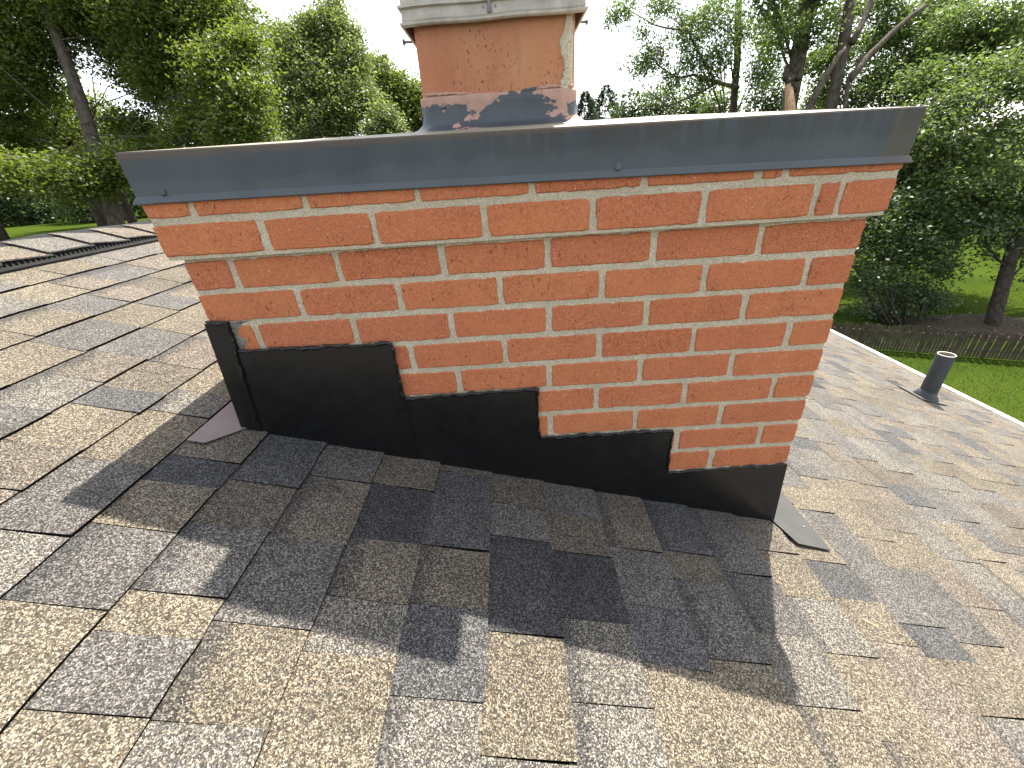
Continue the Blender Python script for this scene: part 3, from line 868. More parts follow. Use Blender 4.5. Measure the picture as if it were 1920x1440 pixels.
# ---- flue, boot and rain cap
FX0, FX1, FY0, FY1 = 0.4695, 0.7745, 0.170, 0.475
def flue():
    def rr(x0, x1, y0, y1, rad, n=6):
        P = []
        for cx, cy, a0 in ((x1 - rad, y0 + rad, -90), (x1 - rad, y1 - rad, 0), (x0 + rad, y1 - rad, 90), (x0 + rad, y0 + rad, 180)):
            for i in range(n + 1):
                a = math.radians(a0 + 90 * i / n); P.append((cx + rad * math.cos(a), cy + rad * math.sin(a)))
        return P
    def loft(levels, mat, name, parent, smooth=True, cap_top=False, jit=0.0):
        V = []; F = []
        m = len(levels[0][0])
        r = np.random.default_rng(9)
        for P, z in levels:
            for (x, y) in P:
                d = r.normal(0, jit, 3) if jit else np.zeros(3)
                V.append((x + d[0], y + d[1], z + d[2]))
        for l in range(len(levels) - 1):
            for i in range(m):
                j = (i + 1) % m; F.append((l * m + i, l * m + j, (l + 1) * m + j, (l + 1) * m + i))
        if cap_top: F.append(tuple((len(levels) - 1) * m + i for i in range(m)))
        return np_mesh(name, V, F, mat, parent, smooth)
    out = lambda g: rr(FX0 - g, FX1 + g, FY0 - g, FY1 + g, 0.022 + max(g, 0))
    inn = rr(FX0 + 0.028, FX1 - 0.028, FY0 + 0.028, FY1 - 0.028, 0.02)
    fl = loft([(out(0), 0.19), (out(0), 0.30), (out(0), 0.40), (out(0), 0.556), (inn, 0.556), (inn, 0.25)], M['flue'], 'flue_tile', chimney)
    # grey corner where the clay face has spalled and been patched
    V = []; F = []
    r = np.random.default_rng(12)
    zz = np.linspace(0.249, 0.39, 26)
    for i, z in enumerate(zz):
        w = 0.020 + 0.0055 * math.sin(i * 0.55 + 0.6) + r.normal(0, 0.0012) + (0.004 if 6 < i < 12 else 0)
        xL = FX1 - 0.006 - w
        V += [(xL, FY0 + 0.001, z), (xL + 0.002, FY0 - 0.0035 + r.normal(0, .0004), z), (xL + w * 0.55, FY0 - 0.004 + r.normal(0, .0006), z), (FX1 - 0.010, FY0 - 0.001, z), (FX1 - 0.0065, FY0 + 0.004, z)]
    for i in range(len(zz) - 1):
        for j in range(4): F.append((i * 5 + j, i * 5 + j + 1, (i + 1) * 5 + j + 1, (i + 1) * 5 + j))
    F.append((0, 1, 2, 3, 4)); n = (len(zz) - 1) * 5; F.append((n + 4, n + 3, n + 2, n + 1, n))
    np_mesh('mortar_patch', V, F, M['mortar'], fl)
    # metal boot at the foot of the flue
    lv = []
    for g, z in ((0.045, 0.193), (0.020, 0.2000), (0.0075, 0.210), (0.0055, 0.225), (0.0052, 0.240), (0.0062, 0.250), (0.0040, 0.2535), (0.0, 0.2555)): lv.append((out(g), z))
    # finer front for an uneven top edge
    b = loft(lv, M['boot'], 'flue_boot', chimney, True, False, 0.0004)
    bm = bmesh.new(); bmesh.ops.create_uvsphere(bm, u_segments=12, v_segments=8, radius=0.0048)
    for v in bm.verts: v.co.y *= 0.5
    bmesh.ops.translate(bm, verts=bm.verts, vec=(0.512, FY0 - 0.0062, 0.2375)); bm_obj('screw', bm, M['steel_dark'], b, True)
    # lumpy sealant line where boot meets tile
    xs = np.linspace(FX0 + 0.01, FX1 - 0.006, 44)
    path = [(x, FY0 - 0.001, 0.2545 + 0.0035 * math.sin(x * 28) + random.uniform(-0.0012, 0.0012)) for x in xs]
    v, f = tube(path, [0.0026 + random.uniform(-0.0008, 0.0016) for _ in xs], 7)
    np_mesh('sealant_bead', v, f, M['boot'], b, True)
    # rain cap: ribbed sheet skirt round the top of the flue, lid above
    rc = bpy.data.objects.new('rain_cap', None); rc.empty_display_size = 0.1; rc.location = Vector((0.62, 0.32, 0.36)) - chimney.location
    bpy.data.objects.remove(rc)
    def sq(g): return [(FX0 - g, FY0 - g), (FX1 + g, FY0 - g), (FX1 + g, FY1 + g), (FX0 - g, FY1 + g)]
    levels = [(0.0115, 0.3605), (0.0150, 0.3608), (0.0175, 0.3630), (0.0178, 0.3665), (0.0135, 0.3682), (0.0140, 0.3700), (0.0128, 0.3850), (0.0185, 0.3870), (0.0185, 0.3905), (0.0130, 0.3925),
              (0.0130, 0.412), (0.0185, 0.4138), (0.0185, 0.4172), (0.0130, 0.419), (0.0130, 0.47)]
    V = []; F = []
    for g, z in levels:
        P = sq(g)
        for s in range(4):
            for i in range(10):
                f = i / 10; a = np.array(P[s]) * (1 - f) + np.array(P[(s + 1) % 4]) * f
                V.append((a[0], a[1], z + 0.0008 * math.sin(a[0] * 40) + 0.012 * (a[0] - 0.62) * 1.2))
    m = 40
    for l in range(len(levels) - 1):
        for i in range(m):
            j = (i + 1) % m; F.append((l * m + i, l * m + j, (l + 1) * m + j, (l + 1) * m + i))
    sk = np_mesh('rain_cap_skirt', V, F, M['aluminium'], chimney)
    bm = bmesh.new(); box_bm(bm, (0.612, FY0 - 0.019, 0.3735), (0.618, FY0 - 0.0162, 0.4), 0.001)
    box_bm(bm, (0.6105, FY0 - 0.0188, 0.370), (0.6195, FY0 - 0.0164, 0.378), 0.001)
    bm_obj('hook', bm, M['steel_dark'], sk)
    for x in (0.604, 0.626):
        bm = bmesh.new(); bmesh.ops.create_cone(bm, cap_ends=True, segments=12, radius1=0.0017, radius2=0.0017, depth=0.0016, matrix=Matrix.Rotation(math.pi / 2, 4, 'X'))
        bmesh.ops.translate(bm, verts=bm.verts, vec=(x, FY0 - 0.0139, 0.379)); bm_obj('hole', bm, M['steel_dark'], sk)
    for sgn, x0, z in ((-1, FX0 - 0.013, 0.3700), (1, FX1 + 0.013, 0.3830)):
        v, f = tube([(x0 - sgn * 0.02, 0.30, z - 0.001), (x0 + sgn * 0.026, 0.30, z)], [0.0024, 0.0024], 10)
        v2, f2 = tube([(x0 + sgn * 0.026, 0.30, z), (x0 + sgn * 0.0305, 0.30, z)], [0.0056, 0.0056], 6)
        V, F = merge([(v, f), (v2, f2)]); np_mesh('bolt', V, F, M['steel_dark'], sk)
    # mesh cage and lid, out of the picture but they cast the shadow
    parts = []
    for i in range(13):
        f = i / 12
        for (x, y) in ((FX0 + (FX1 - FX0) * f, FY0), (FX0 + (FX1 - FX0) * f, FY1), (FX0, FY0 + (FY1 - FY0) * f), (FX1, FY0 + (FY1 - FY0) * f)):
            parts.append(tube([(x, y, 0.465), (x, y, 0.605)], [0.0012, 0.0012], 5))
    V, F = merge(parts); np_mesh('mesh_cage', V, F, M['steel_dark'], chimney)
    bm = bmesh.new(); box_bm(bm, (0.412, 0.120, 0.600), (0.832, 0.525, 0.612), 0.003)
    top = [v for v in bm.verts if v.co.z > 0.606]
    for v in top:
        v.co.z += 0.03 * max(0, 1 - abs(v.co.x - 0.62) / 0.2)
    bm_obj('rain_cap_lid', bm, M['aluminium'], chimney)
flue()

# ---- black stepped flashing on the front
def flashing():
    def prism(poly, y0, y1, name, mat, parent):
        n = len(poly)
        V = [(x, y0, z) for x, z in poly] + [(x, y1, z) for x, z in poly]
        F = [tuple(range(n)), tuple(range(2 * n - 1, n - 1, -1))]
        for i in range(n):
            j = (i + 1) % n; F.append((i + n, j + n, j, i))
        return np_mesh(name, V, F, mat, parent)
    rz = lambda x: Z0 - S * x - 0.012
    pan = [
        [(-0.022, rz(-0.022)), (0.022, rz(0.022)), (0.0405, -0.187), (0.0435, -0.1200), (-0.0005, -0.1188)],
        [(0.004, rz(0.004)), (0.372, rz(0.372)), (0.3655, -0.1890), (0.0415, -0.1843)],
        [(0.3535, rz(0.3535)), (0.676, rz(0.676)), (0.6665, -0.3204), (0.3590, -0.3238)],
        [(0.6645, rz(0.6645)), (1.004, rz(1.004)), (0.9905, -0.4577), (0.6686, -0.4561)],
        [(0.9945, rz(0.9945)), (1.3205, rz(1.3205)), (1.3035, -0.5859), (0.9935, -0.5905)],
    ]
    offs = [(-0.0125, -0.0005), (-0.0100, -0.0005), (-0.0076, -0.0005), (-0.0052, -0.0005), (-0.0028, -0.0005)]
    objs = []
    for p, (y0, y1) in zip(pan, offs): objs.append(prism(p, y0, y1, 'step_flashing', M['flash'], chimney))
    def bead(path, rad, y, parent, n=40, seed=0):
        r = random.Random(seed)
        P = []
        path = [np.array(p) for p in path]
        L = [0]
        for a, b in zip(path, path[1:]): L.append(L[-1] + np.linalg.norm(b - a))
        n = max(8, int(L[-1] / 0.0055))
        R = []
        ph = r.uniform(0, 6)
        for i in range(n + 1):
            s = L[-1] * i / n
            k = max(j for j in range(len(L)) if L[j] <= s + 1e-9); k = min(k, len(path) - 2)
            f = (s - L[k]) / max(1e-9, L[k + 1] - L[k])
            p = path[k] * (1 - f) + path[k + 1] * f
            j = 0.0016 * math.sin(i * 0.9 + ph) + 0.0012 * math.sin(i * 0.31 + ph * 2) + r.uniform(-0.0011, 0.0011)
            P.append((p[0] + j * 0.6, y - 0.001 + r.uniform(-0.0008, 0.0008), p[1] + j))
            lump = max(0, math.sin(i * 0.23 + ph)) ** 4 * 0.5
            R.append(rad * (0.75 + lump + r.uniform(-0.2, 0.25)))
        R[0] *= 0.5; R[-1] *= 0.5
        v, f = tube(P, R, 8)
        v = [np.array(q) for q in v]
        for q in v: q[1] = y + (q[1] - y) * 0.8
        np_mesh('sealant_bead', v, f, M['sealant'], parent, True)
    bead([(0.0, -0.1185), (0.043, -0.1195), (0.0395, -0.186)], 0.0034, -0.0100, objs[0], seed=1)
    bead([(0.0385, -0.180), (0.0325, -0.235), (0.027, -0.285), (0.018, -0.360)], 0.0028, -0.0125, objs[0], seed=2)
    bead([(0.040, -0.1840), (0.366, -0.1880), (0.3640, -0.324)], 0.0040, -0.0080, objs[1], seed=3)
    bead([(0.366, -0.3235), (0.667, -0.3195), (0.6695, -0.456)], 0.0040, -0.0060, objs[2], seed=4)
    bead([(0.672, -0.4560), (0.9915, -0.4572), (0.9945, -0.590)], 0.0042, -0.0042, objs[3], seed=5)
    bead([(0.995, -0.5905), (1.302, -0.5855)], 0.0036, -0.0026, objs[4], seed=6)
    # rough grey filler left by the old flashing next to the small brick
    r = np.random.default_rng(21)
    zs = np.linspace(-0.1215, -0.187, 14)
    V = []; F = []
    for i, z in enumerate(zs):
        xl = 0.040; xr = 0.0575 + 0.006 * math.sin(i * 0.9) + r.normal(0, 0.0015) + (0.03 if i < 1 else 0)
        V += [(xl, 0.002, z), (xl + 0.002, -0.0015 + r.normal(0, .0006), z), ((xl + xr) / 2, -0.0018 + r.normal(0, .0008), z), (xr, 0.002, z)]
    for i in range(len(zs) - 1):
        for j in range(3): F.append((i * 4 + j, i * 4 + j + 1, (i + 1) * 4 + j + 1, (i + 1) * 4 + j))
    np_mesh('mortar_smear', V, F, M['grey_patch'], chimney)
    # sheet metal flanges lying on the shingles at both front corners
    def sheet(name, pts, mat, h):
        P = np.array([p for p in pts])
        a = on_roof(P[:, 0], P[:, 1], np.full(len(P), h)); b = a - E_N * 0.0012
        n = len(P); V = np.concatenate([a, b])
        F = [tuple(range(n)), tuple(range(2 * n - 1, n - 1, -1))] + [((i + 1) % n, i, n + i, n + (i + 1) % n) for i in range(n)]
        return np_mesh(name, V, F, mat, chimney)
    fl = sheet('flashing_flange', [(-0.0905, -0.0850), (-0.0570, -0.0845), (-0.006, -0.004), (-0.004, 0.12), (-0.0905, 0.12)], M['flange_mauve'], 0.0105)
    fl['label'] = 'pinkish metal flange lying on the shingles at the upslope corner'
    fr = sheet('flashing_flange', [(1.305, 0.001), (1.3340, -0.0800), (1.4270, -0.0845), (1.4310, 0.42), (1.305, 0.42)], M['flange_grey'], 0.0130)
    fr['label'] = 'dark grey metal flange lying on the shingles at the downslope corner'
    p = on_roof(np.array(1.398), np.array(-0.012), np.array(0.0145))
    bm = bmesh.new(); bmesh.ops.create_uvsphere(bm, u_segments=10, v_segments=6, radius=0.004)
    for v in bm.verts: v.co.z *= 0.4
    bmesh.ops.translate(bm, verts=bm.verts, vec=p); bm_obj('nail_head', bm, M['steel_dark'], fr, True)
flashing()

# ------------------------------------------------------------------ vent pipe on the roof
def vent_pipe():
    x, y = 3.505, 1.60
    b = on_roof(np.array(x), np.array(y), np.array(0.006))
    t = thing('vent_pipe', 'black plumbing vent pipe with a pale cut rim standing on the roof near the eave', 'vent pipe', tuple(b))
    r = 0.048; h = 0.335
    def lathe(prof, seg=32, tilt=False):
        V = []; F = []
        for rr, z in prof:
            for i in range(seg):
                a = 2 * math.pi * i / seg
                px, py = rr * math.cos(a), rr * math.sin(a)
                V.append((b[0] + px, b[1] + py, b[2] + z - (S * px if tilt else 0)))
        for l in range(len(prof) - 1):
            for i in range(seg):
                j = (i + 1) % seg; F.append((l * seg + i, l * seg + j, (l + 1) * seg + j, (l + 1) * seg + i))
        return V, F
    np_mesh('pipe', *lathe([(r, -0.1), (r, h - 0.004), (r - 0.001, h - 0.001)]), M['pipe_black'], t, True)
    np_mesh('cut_rim', *lathe([(r - 0.001, h - 0.0008), (r - 0.0035, h + 0.0006), (r - 0.006, h - 0.001)]), M['pipe_cut'], t, True)
    np_mesh('pipe_inside', *lathe([(r - 0.006, h - 0.001), (r - 0.0065, h - 0.25), (0.001, h - 0.25)]), M['pipe_inside'], t, True)
    np_mesh('collar', *lathe([(0.074, 0.004), (0.073, 0.010), (0.058, 0.034), (0.053, 0.046), (r + 0.001, 0.050)], 32, True), M['pipe_black'], t, True)
    P = np.array([(x - 0.11, y - 0.085), (x + 0.09, y - 0.085), (x + 0.09, y + 0.13), (x - 0.11, y + 0.13)])
    a = on_roof(P[:, 0], P[:, 1], np.full(4, 0.0125)); c = a - E_N * 0.002
    np_mesh('base_flange', np.concatenate([a, c]), [(0, 1, 2, 3), (7, 6, 5, 4), (1, 0, 4, 5), (2, 1, 5, 6), (3, 2, 6, 7), (0, 3, 7, 4)], M['lead_collar'], t)
vent_pipe()
def debris():
    p = on_roof(np.array(1.357), np.array(-0.287), np.array(0.011))
    a = on_roof(np.array(1.348), np.array(-0.277), np.array(0.012)); b = on_roof(np.array(1.366), np.array(-0.296), np.array(0.017))
    m = (a + b) / 2
    s = np.array([0.004, 0.003, 0.0015])
    v, f = tube([a, m, b], [0.0012, 0.0012, 0.0006], 6)
    V = list(v); o = len(V)
    V += [m - s * .2, m + s + np.array([0.004, -0.006, 0.002]), b + s * .8, b]
    F = list(f) + [(o, o + 1, o + 2, o + 3)]
    # a dry winged maple seed lying on the shingles
    np_mesh_o = np_mesh('maple_seed', V, F, M['twig'])
    tag(np_mesh_o, 'small dry tan winged seed lying on the sunlit shingles right of the shadow', 'seed')
debris()

# ------------------------------------------------------------------ trees
def leaves(blobs, dens, size, seed, clump=0.35, per=14, up=0.5, aspect=0.55, droop=0.0):
    """blobs: (centre, radii) ellipsoids; returns verts, faces, tone values of many small leaf blades"""
    r = np.random.default_rng(seed)
    C = []; TV = []
    for c, rad, w in blobs:
        rad = np.asarray(rad, float)
        vol = rad[0] * rad[1] * rad[2]
        n = max(6, int(dens * w * vol ** (2 / 3)))
        d = r.normal(0, 1, (n, 3)); d /= np.linalg.norm(d, axis=1)[:, None]
        rr = 0.35 + 0.65 * r.random(n) ** 0.55
        lump = 1 + 0.22 * np.sin(d[:, 0] * 5 + c[0]) * np.cos(d[:, 2] * 6 + c[1]) + 0.12 * r.normal(0, 1, n)
        P = np.asarray(c) + d * rad * (rr * lump)[:, None]
        C.append(P)
        TV.append(0.5 + 0.22 * r.normal(0, 1, n))
    C = np.concatenate(C); TV = np.concatenate(TV)
    n = len(C)
    P = np.repeat(C, per, 0) + r.normal(0, 1, (n * per, 3)) * clump * np.array([1, 1, 0.7])
    tv = np.repeat(TV, per) + 0.14 * r.normal(0, 1, n * per)
    m = len(P)
    nrm = r.normal(0, 1, (m, 3)); nrm[:, 2] = np.abs(nrm[:, 2]) + up; nrm /= np.linalg.norm(nrm, axis=1)[:, None]
    t = np.cross(nrm, r.normal(0, 1, (m, 3))); t /= np.linalg.norm(t, axis=1)[:, None] + 1e-9
    if droop: t[:, 2] -= droop; t /= np.linalg.norm(t, axis=1)[:, None]
    s = np.cross(nrm, t)
    L = (size * r.uniform(0.6, 1.35, m))[:, None]
    a = P - t * L * 0.5; b = P + t * L * 0.5
    q = nrm * L * 0.10
    V = np.stack([a, P + s * L * aspect * 0.5 + q, b, P - s * L * aspect * 0.5 + q], 1).reshape(-1, 3)
    F = np.arange(m * 4).reshape(-1, 4)
    return V, F, np.repeat(np.clip(tv, 0, 1), 4), C
def limb(p0, p1, r0, r1, n=7, bend=0.06, seed=0, sides=8):
    r = np.random.default_rng(seed)
    p0 = np.asarray(p0, float); p1 = np.asarray(p1, float)
    L = np.linalg.norm(p1 - p0)
    o = r.normal(0, bend * L, 3)
    P = []; R = []
    for i in range(n):
        f = i / (n - 1)
        P.append(p0 * (1 - f) + p1 * f + o * math.sin(math.pi * f) + r.normal(0, bend * L * 0.12, 3) * (0 < i < n - 1))
        R.append(r0 * (1 - f) ** 0.8 + r1 * (1 - (1 - f) ** 0.8))
    return tube(P, R, sides)
def px_blobs(lst, depth, flat=0.85, deep=1.0):
    """crown clumps given by where they stand in the view and their depth; radius in picture units at that depth"""
    out = []
    for b in lst:
        u, v, rp = b[:3]; dd = b[3] if len(b) > 3 else 0.0; w = b[4] if len(b) > 4 else 1.0
        d = depth + dd
        st = math.sqrt(1 + ((u - 960) / FPX) ** 2 + ((v - 720) / FPX) ** 2)
        rad = rp * d / FPX / st ** 0.5
        out.append((at_depth(u, v, d), (rad, rad * deep, rad * flat), w))
    return out
def tree(name, label, base, trunk_top, r0, blobs, dens, size, leaf, bark, seed, cat='tree', group=None, clump=0.35, per=14, limbs=True, extra=(), up=0.5, aspect=0.55, droop=0.0, r1=None, ls=1.0):
    base = np.asarray(base, float)
    t = thing(name, label, cat, tuple(base), group)
    parts = [limb(base - np.array([0, 0, 0.3]), trunk_top, r0, r1 if r1 else r0 * 0.45, 9, 0.015, seed, 10)]
    V, F, tv, C = leaves(blobs, dens, size, seed, clump, per, up, aspect, droop)
    r = np.random.default_rng(seed + 1)
    if limbs:
        for i, (c, rad, w) in enumerate(blobs):
            f = r.uniform(0.35, 1.0)
            s = base * (1 - f) + np.asarray(trunk_top) * f
            if c[2] < s[2] - 0.3: continue
            parts.append(limb(s, c, r0 * 0.17 * ls, r0 * 0.04 * ls, 7, 0.08, seed + 10 + i, 6))
            for j in range(4):
                e = np.asarray(c) + r.normal(0, 0.55, 3) * np.asarray(rad)
                parts.append(limb(np.asarray(c) * 0.6 + s * 0.4, e, r0 * 0.07 * ls, r0 * 0.02 * ls, 5, 0.08, seed + 100 + i * 5 + j, 4))
    for e in extra: parts.append(limb(*e))
    v, f = merge(parts)
    np_mesh('trunk', v, f, M[bark], t, True)
    np_mesh('crown', V, F, M[leaf], t, attrs=[('lv', 'FLOAT', tv)])
    return t
def g_at(u, v, z):
    p = at_z(u, v, z); p[2] = terrain(p[0], p[1]); return p

# left: the big shade tree and what stands under it
bA = at_depth(216, 455, 16.5); bA[2] = terrain(bA[0], bA[1])
tree('maple_tree', 'big dark shade tree at the left edge with a thick leaning trunk and sky gaps', bA, at_depth(62, -60, 15.6), 0.31,
     px_blobs([(50, 55, 105), (170, 10, 110), (290, 55, 100), (395, 30, 95), (425, 150, 75, -1), (455, 225, 55, -1), (330, 165, 85, 1), (370, 255, 62), (255, 250, 55, 1.5),
               (30, 150, 75), (10, 245, 65, 1), (110, -70, 140), (320, -70, 130), (-90, 90, 140), (290, 300, 55, 1), (462, 90, 45, -1), (470, 170, 38, -1.5), (440, 260, 42, -1), (255, 125, 60, 2), (480, 240, 30, -1.5), (185, 325, 50, -1), (120, 340, 50, -2), (240, 310, 40, -1), (40, 330, 45, -2)], 16.5, 0.9),
     200, 0.145, 'leaf_maple', 'bark_grey', 11, clump=0.30, per=26, ls=0.45)
for i, (u, v, rp, lab) in enumerate([(-30, 365, 75, 'dark leafy shrub by the lawn at the far left edge'), (70, 372, 62, 'dark round shrub behind the lit strip of lawn'), (155, 370, 58, 'dark shrub below the leaning trunk of the big shade tree'),
                                     (235, 350, 60, 'dark shrub next to the left end of the chimney cap'), (20, 305, 50, 'yellow green bush above the dark shrubs at the left edge')]):
    c = at_depth(u, v - 6, 30 + i % 2); gz = float(terrain(c[0], c[1]))
    b = np.array([c[0], c[1], gz]); rad = rp * 30 / FPX / 1.3
    tree('shrub', lab, b, c, 0.06, [(c, (rad * 1.1, rad, rad * 0.8), 1), (c - np.array([0, 0, rad * 0.6]), (rad * 1.2, rad, rad * 0.7), 1)], 75, 0.20, 'leaf_maple' if i == 4 else 'leaf_dark', 'bark_dark', 40 + i, 'shrub', 'shrubs along the left lawn', 0.3, 14)
for u, v, lab, rr in ((205, 432, 'stout dark trunk rising from the shrubs at left', 0.42), (250, 420, 'slender trunk beside the corner of the chimney cap', 0.30), (6, 462, 'trunk cut by the left edge of the picture on the lawn', 0.33)):
    b = g_at(u, v, -1.6)
    d = float((b - CAM) @ CR[2])
    top = b + np.array([0.2, 0.2, 4.4 if u > 100 else 13.0])
    tree('shade_tree', lab, b, top, rr, [(top + np.array([dx, dy, dz]), (1.9, 1.9, 1.5), 1) for dx, dy, dz in ((0, 0, 0.5), (1.8, 0.5, -0.6), (-1.8, 0.3, -0.5), (0.2, -1.6, 1.6))], 40, 0.23, 'leaf_maple', 'bark_dark', 60 + u % 17, 'tree', 'trunks under the left canopy', 0.4, 14)
# middle distance, left of the flue
cB = at_depth(590, 150, 38)
tree('oak_tree', 'tall blue green tree between the big shade tree and the flue', (cB[0], cB[1], terrain(cB[0], cB[1])), at_depth(585, 120, 38), 0.42,
     px_blobs([(560, 105, 62), (622, 62, 50), (595, 160, 72), (652, 118, 48), (535, 205, 55), (640, 200, 62), (522, 70, 30), (682, 185, 36), (600, 245, 62), (622, 15, 30), (580, 60, 42), (655, 70, 30), (540, 140, 40)], 38, 0.9), 85, 0.28, 'leaf_oak', 'bark_grey', 21, clump=0.38, per=14)
cC = at_depth(735, 185, 47)
tree('oak_tree', 'yellowish tree crown just left of the flue in the distance', (cC[0], cC[1], terrain(cC[0], cC[1])), at_depth(735, 190, 47), 0.4,
     px_blobs([(700, 135, 36), (728, 165, 40), (758, 182, 36), (785, 190, 34), (705, 180, 36), (768, 218, 30), (690, 165, 30), (800, 215, 30)], 47, 0.95), 60, 0.36, 'leaf_maple', 'bark_grey', 22, clump=0.55, per=13)
cD = at_depth(722, 222, 33)
tree('round_tree', 'small round tree in front of the neighbouring roof', (cD[0], cD[1], terrain(cD[0], cD[1])), cD, 0.14,
     px_blobs([(718, 215, 26), (735, 232, 24), (705, 240, 26), (725, 252, 26)], 33, 0.95), 70, 0.26, 'leaf_oak', 'bark_grey', 23, clump=0.35, per=14)
# right: spruces, thin tree, snag, multi-stemmed tree, big crown, shrub and yard tree
def spruce(u, v, d, wpx, lab, seed):
    top = at_depth(u, v, d); gz = float(terrain(top[0], top[1])); H = top[2] - gz
    t = thing('spruce_tree', lab, 'tree', (top[0], top[1], gz), 'spruces right of the flue')
    v_, f_ = limb((top[0], top[1], gz), top, 0.14, 0.01, 6, 0.004, seed, 6)
    np_mesh('trunk', v_, f_, M['bark_dark'], t, True)
    r = np.random.default_rng(seed); rb = wpx * d / FPX
    blobs = []
    V = []; tvs = []
    n = 26000
    hh = r.random(n) ** 0.7 * H * 0.9
    ang = r.random(n) * 6.283; lev = np.floor(hh / 0.45)
    rad = rb * (0.06 + hh / 1.9).clip(0, 1.5) * (0.35 + 0.65 * r.random(n) ** 0.5) * (0.75 + 0.35 * np.sin(ang * 3 + lev * 2.1))
    P = np.stack([top[0] + rad * np.cos(ang), top[1] + rad * np.sin(ang), top[2] - hh - rad * 0.25], 1)
    out = np.stack([np.cos(ang), np.sin(ang), 0.35 + 0 * ang], 1)
    s = r.normal(0, 1, (n, 3)); s = np.cross(out, s); s /= np.linalg.norm(s, axis=1)[:, None]
    L = r.uniform(0.2, 0.42, n)[:, None]
    Vv = np.stack([P - s * 0.035, P + out * L * 0.5 + s * 0.05, P + out * L, P + out * L * 0.5 - s * 0.05], 1).reshape(-1, 3)
    np_mesh('crown', Vv, np.arange(n * 4).reshape(-1, 4), M['leaf_spruce'], t, attrs=[('lv', 'FLOAT', np.repeat(r.random(n), 4))])
spruce(1098, 172, 42, 26, 'dark spruce close to the right side of the flue', 31)
spruce(1137, 160, 44, 30, 'dark spruce farther right of the flue', 32)
for i, (u, v, rp, lab) in enumerate([(1185, 205, 34, 'low green bush behind the cap left of the thin trunk'), (1240, 195, 38, 'rounded green bush under the sparse branches'), (1300, 190, 38, 'bush standing below the forked limb of the thin tree'),
                                     (1350, 195, 34, 'bush just left of the thin trunk above the cap'), (1440, 180, 44, 'bush between the thin trunk and the broken trunk'), (1540, 185, 40, 'bush behind the leaning stems right of the broken trunk')]):
    c = at_depth(u, v, 29 + (i % 3)); gz = float(terrain(c[0], c[1])); rad = rp * 29 / FPX / 1.1
    tree('leafy_bush', lab, (c[0], c[1], gz), c, 0.1, [(c, (rad * 1.15, rad, rad), 1), (c - np.array([0.2, 0, rad]), (rad * 1.3, rad, rad), 1)], 70, 0.22, 'leaf_willow' if i % 2 else 'leaf_dark', 'bark_dark', 70 + i, 'bush', 'bushes seen over the right half of the cap', 0.32, 14)
dE = 21
bE = at_depth(1402, 225, dE); bE[2] = terrain(bE[0], bE[1])
E0 = at_depth(1400, 215, dE); E1 = at_depth(1388, -60, dE)
fork = at_depth(1385, 165, dE)
tree('ash_tree', 'thin trunked tree with sparse airy branches reaching left over the cap', (E0[0], E0[1], terrain(E0[0], E0[1])), E1, 0.23,
     px_blobs([(1170, 18, 26), (1225, 105, 30), (1195, 125, 24), (1290, 60, 40), (1300, 112, 32), (1340, 30, 46), (1352, 105, 34), (1262, 150, 24), (1440, 55, 46), (1432, 130, 34), (1245, 10, 34), (1325, 150, 24), (1210, 60, 18), (1150, 35, 16), (1380, 60, 30)], dE, 0.8), 220, 0.20, 'leaf_willow', 'bark_grey', 24,
     clump=0.30, per=10, aspect=0.34, droop=0.5, r1=0.16,
     extra=[(fork, at_depth(1300, 140, dE), 0.11, 0.07, 7, 0.05, 5), (at_depth(1300, 140, dE), at_depth(1225, 110, dE), 0.07, 0.02, 7, 0.06, 6), (at_depth(1340, 150, dE), at_depth(1270, 20, dE), 0.08, 0.03, 7, 0.03, 7), (at_depth(1300, 60, dE), at_depth(1170, 10, dE), 0.05, 0.02, 7, 0.05, 8), (at_depth(1350, 152, dE), at_depth(1200, 205, dE), 0.06, 0.03, 7, 0.05, 9)])
dF = 17
F0 = at_depth(1484, 225, dF); gF = np.array([F0[0], F0[1], terrain(F0[0], F0[1])])
snag = tree('broken_tree', 'tree with a thick scarred trunk and torn pale wood above the cap', gF, at_depth(1528, -70, dF + 0.3), 0.40,
     px_blobs([(1535, 50, 34), (1455, 5, 42), (1545, -35, 55), (1480, 60, 24), (1440, -40, 50), (1500, 20, 40, 1.5), (1560, 110, 30, 1.5), (1450, 90, 30, 2)], dF, 0.85), 210, 0.19, 'leaf_willow', 'bark_grey', 25, clump=0.3, per=11, aspect=0.4, r1=0.30)
def torn():
    p0 = at_depth(1478, 245, dF - 0.34); p1 = at_depth(1474, 168, dF - 0.30)
    v, f = limb(p0, at_depth(1477, 150, dF - 0.26), 0.24, 0.12, 7, 0.01, 3, 9); np_mesh('torn_wood', v, f, M['wood_bare'], snag, True)
    parts = []
    for i in range(7):
        a = at_depth(1472 + 6 * i % 26, 150 + 7 * (i % 4), dF - 0.36); b = at_depth(1474 + 5 * i % 28, 120 + 9 * (i % 3), dF - 0.3)
        parts.append(limb(a, b, 0.10, 0.02, 5, 0.08, 40 + i, 6))
    v, f = merge(parts); np_mesh('bark_scar', v, f, M['bark_dark'], snag, True)
torn()
dG = 19
dS = dG - 1.9
G0 = at_depth(1588, 225, dS); gG = np.array([G0[0], G0[1], terrain(G0[0], G0[1])])
def foot(u):
    p = at_depth(u, 240, dS); p[2] = terrain(p[0], p[1]) - 0.2; return p
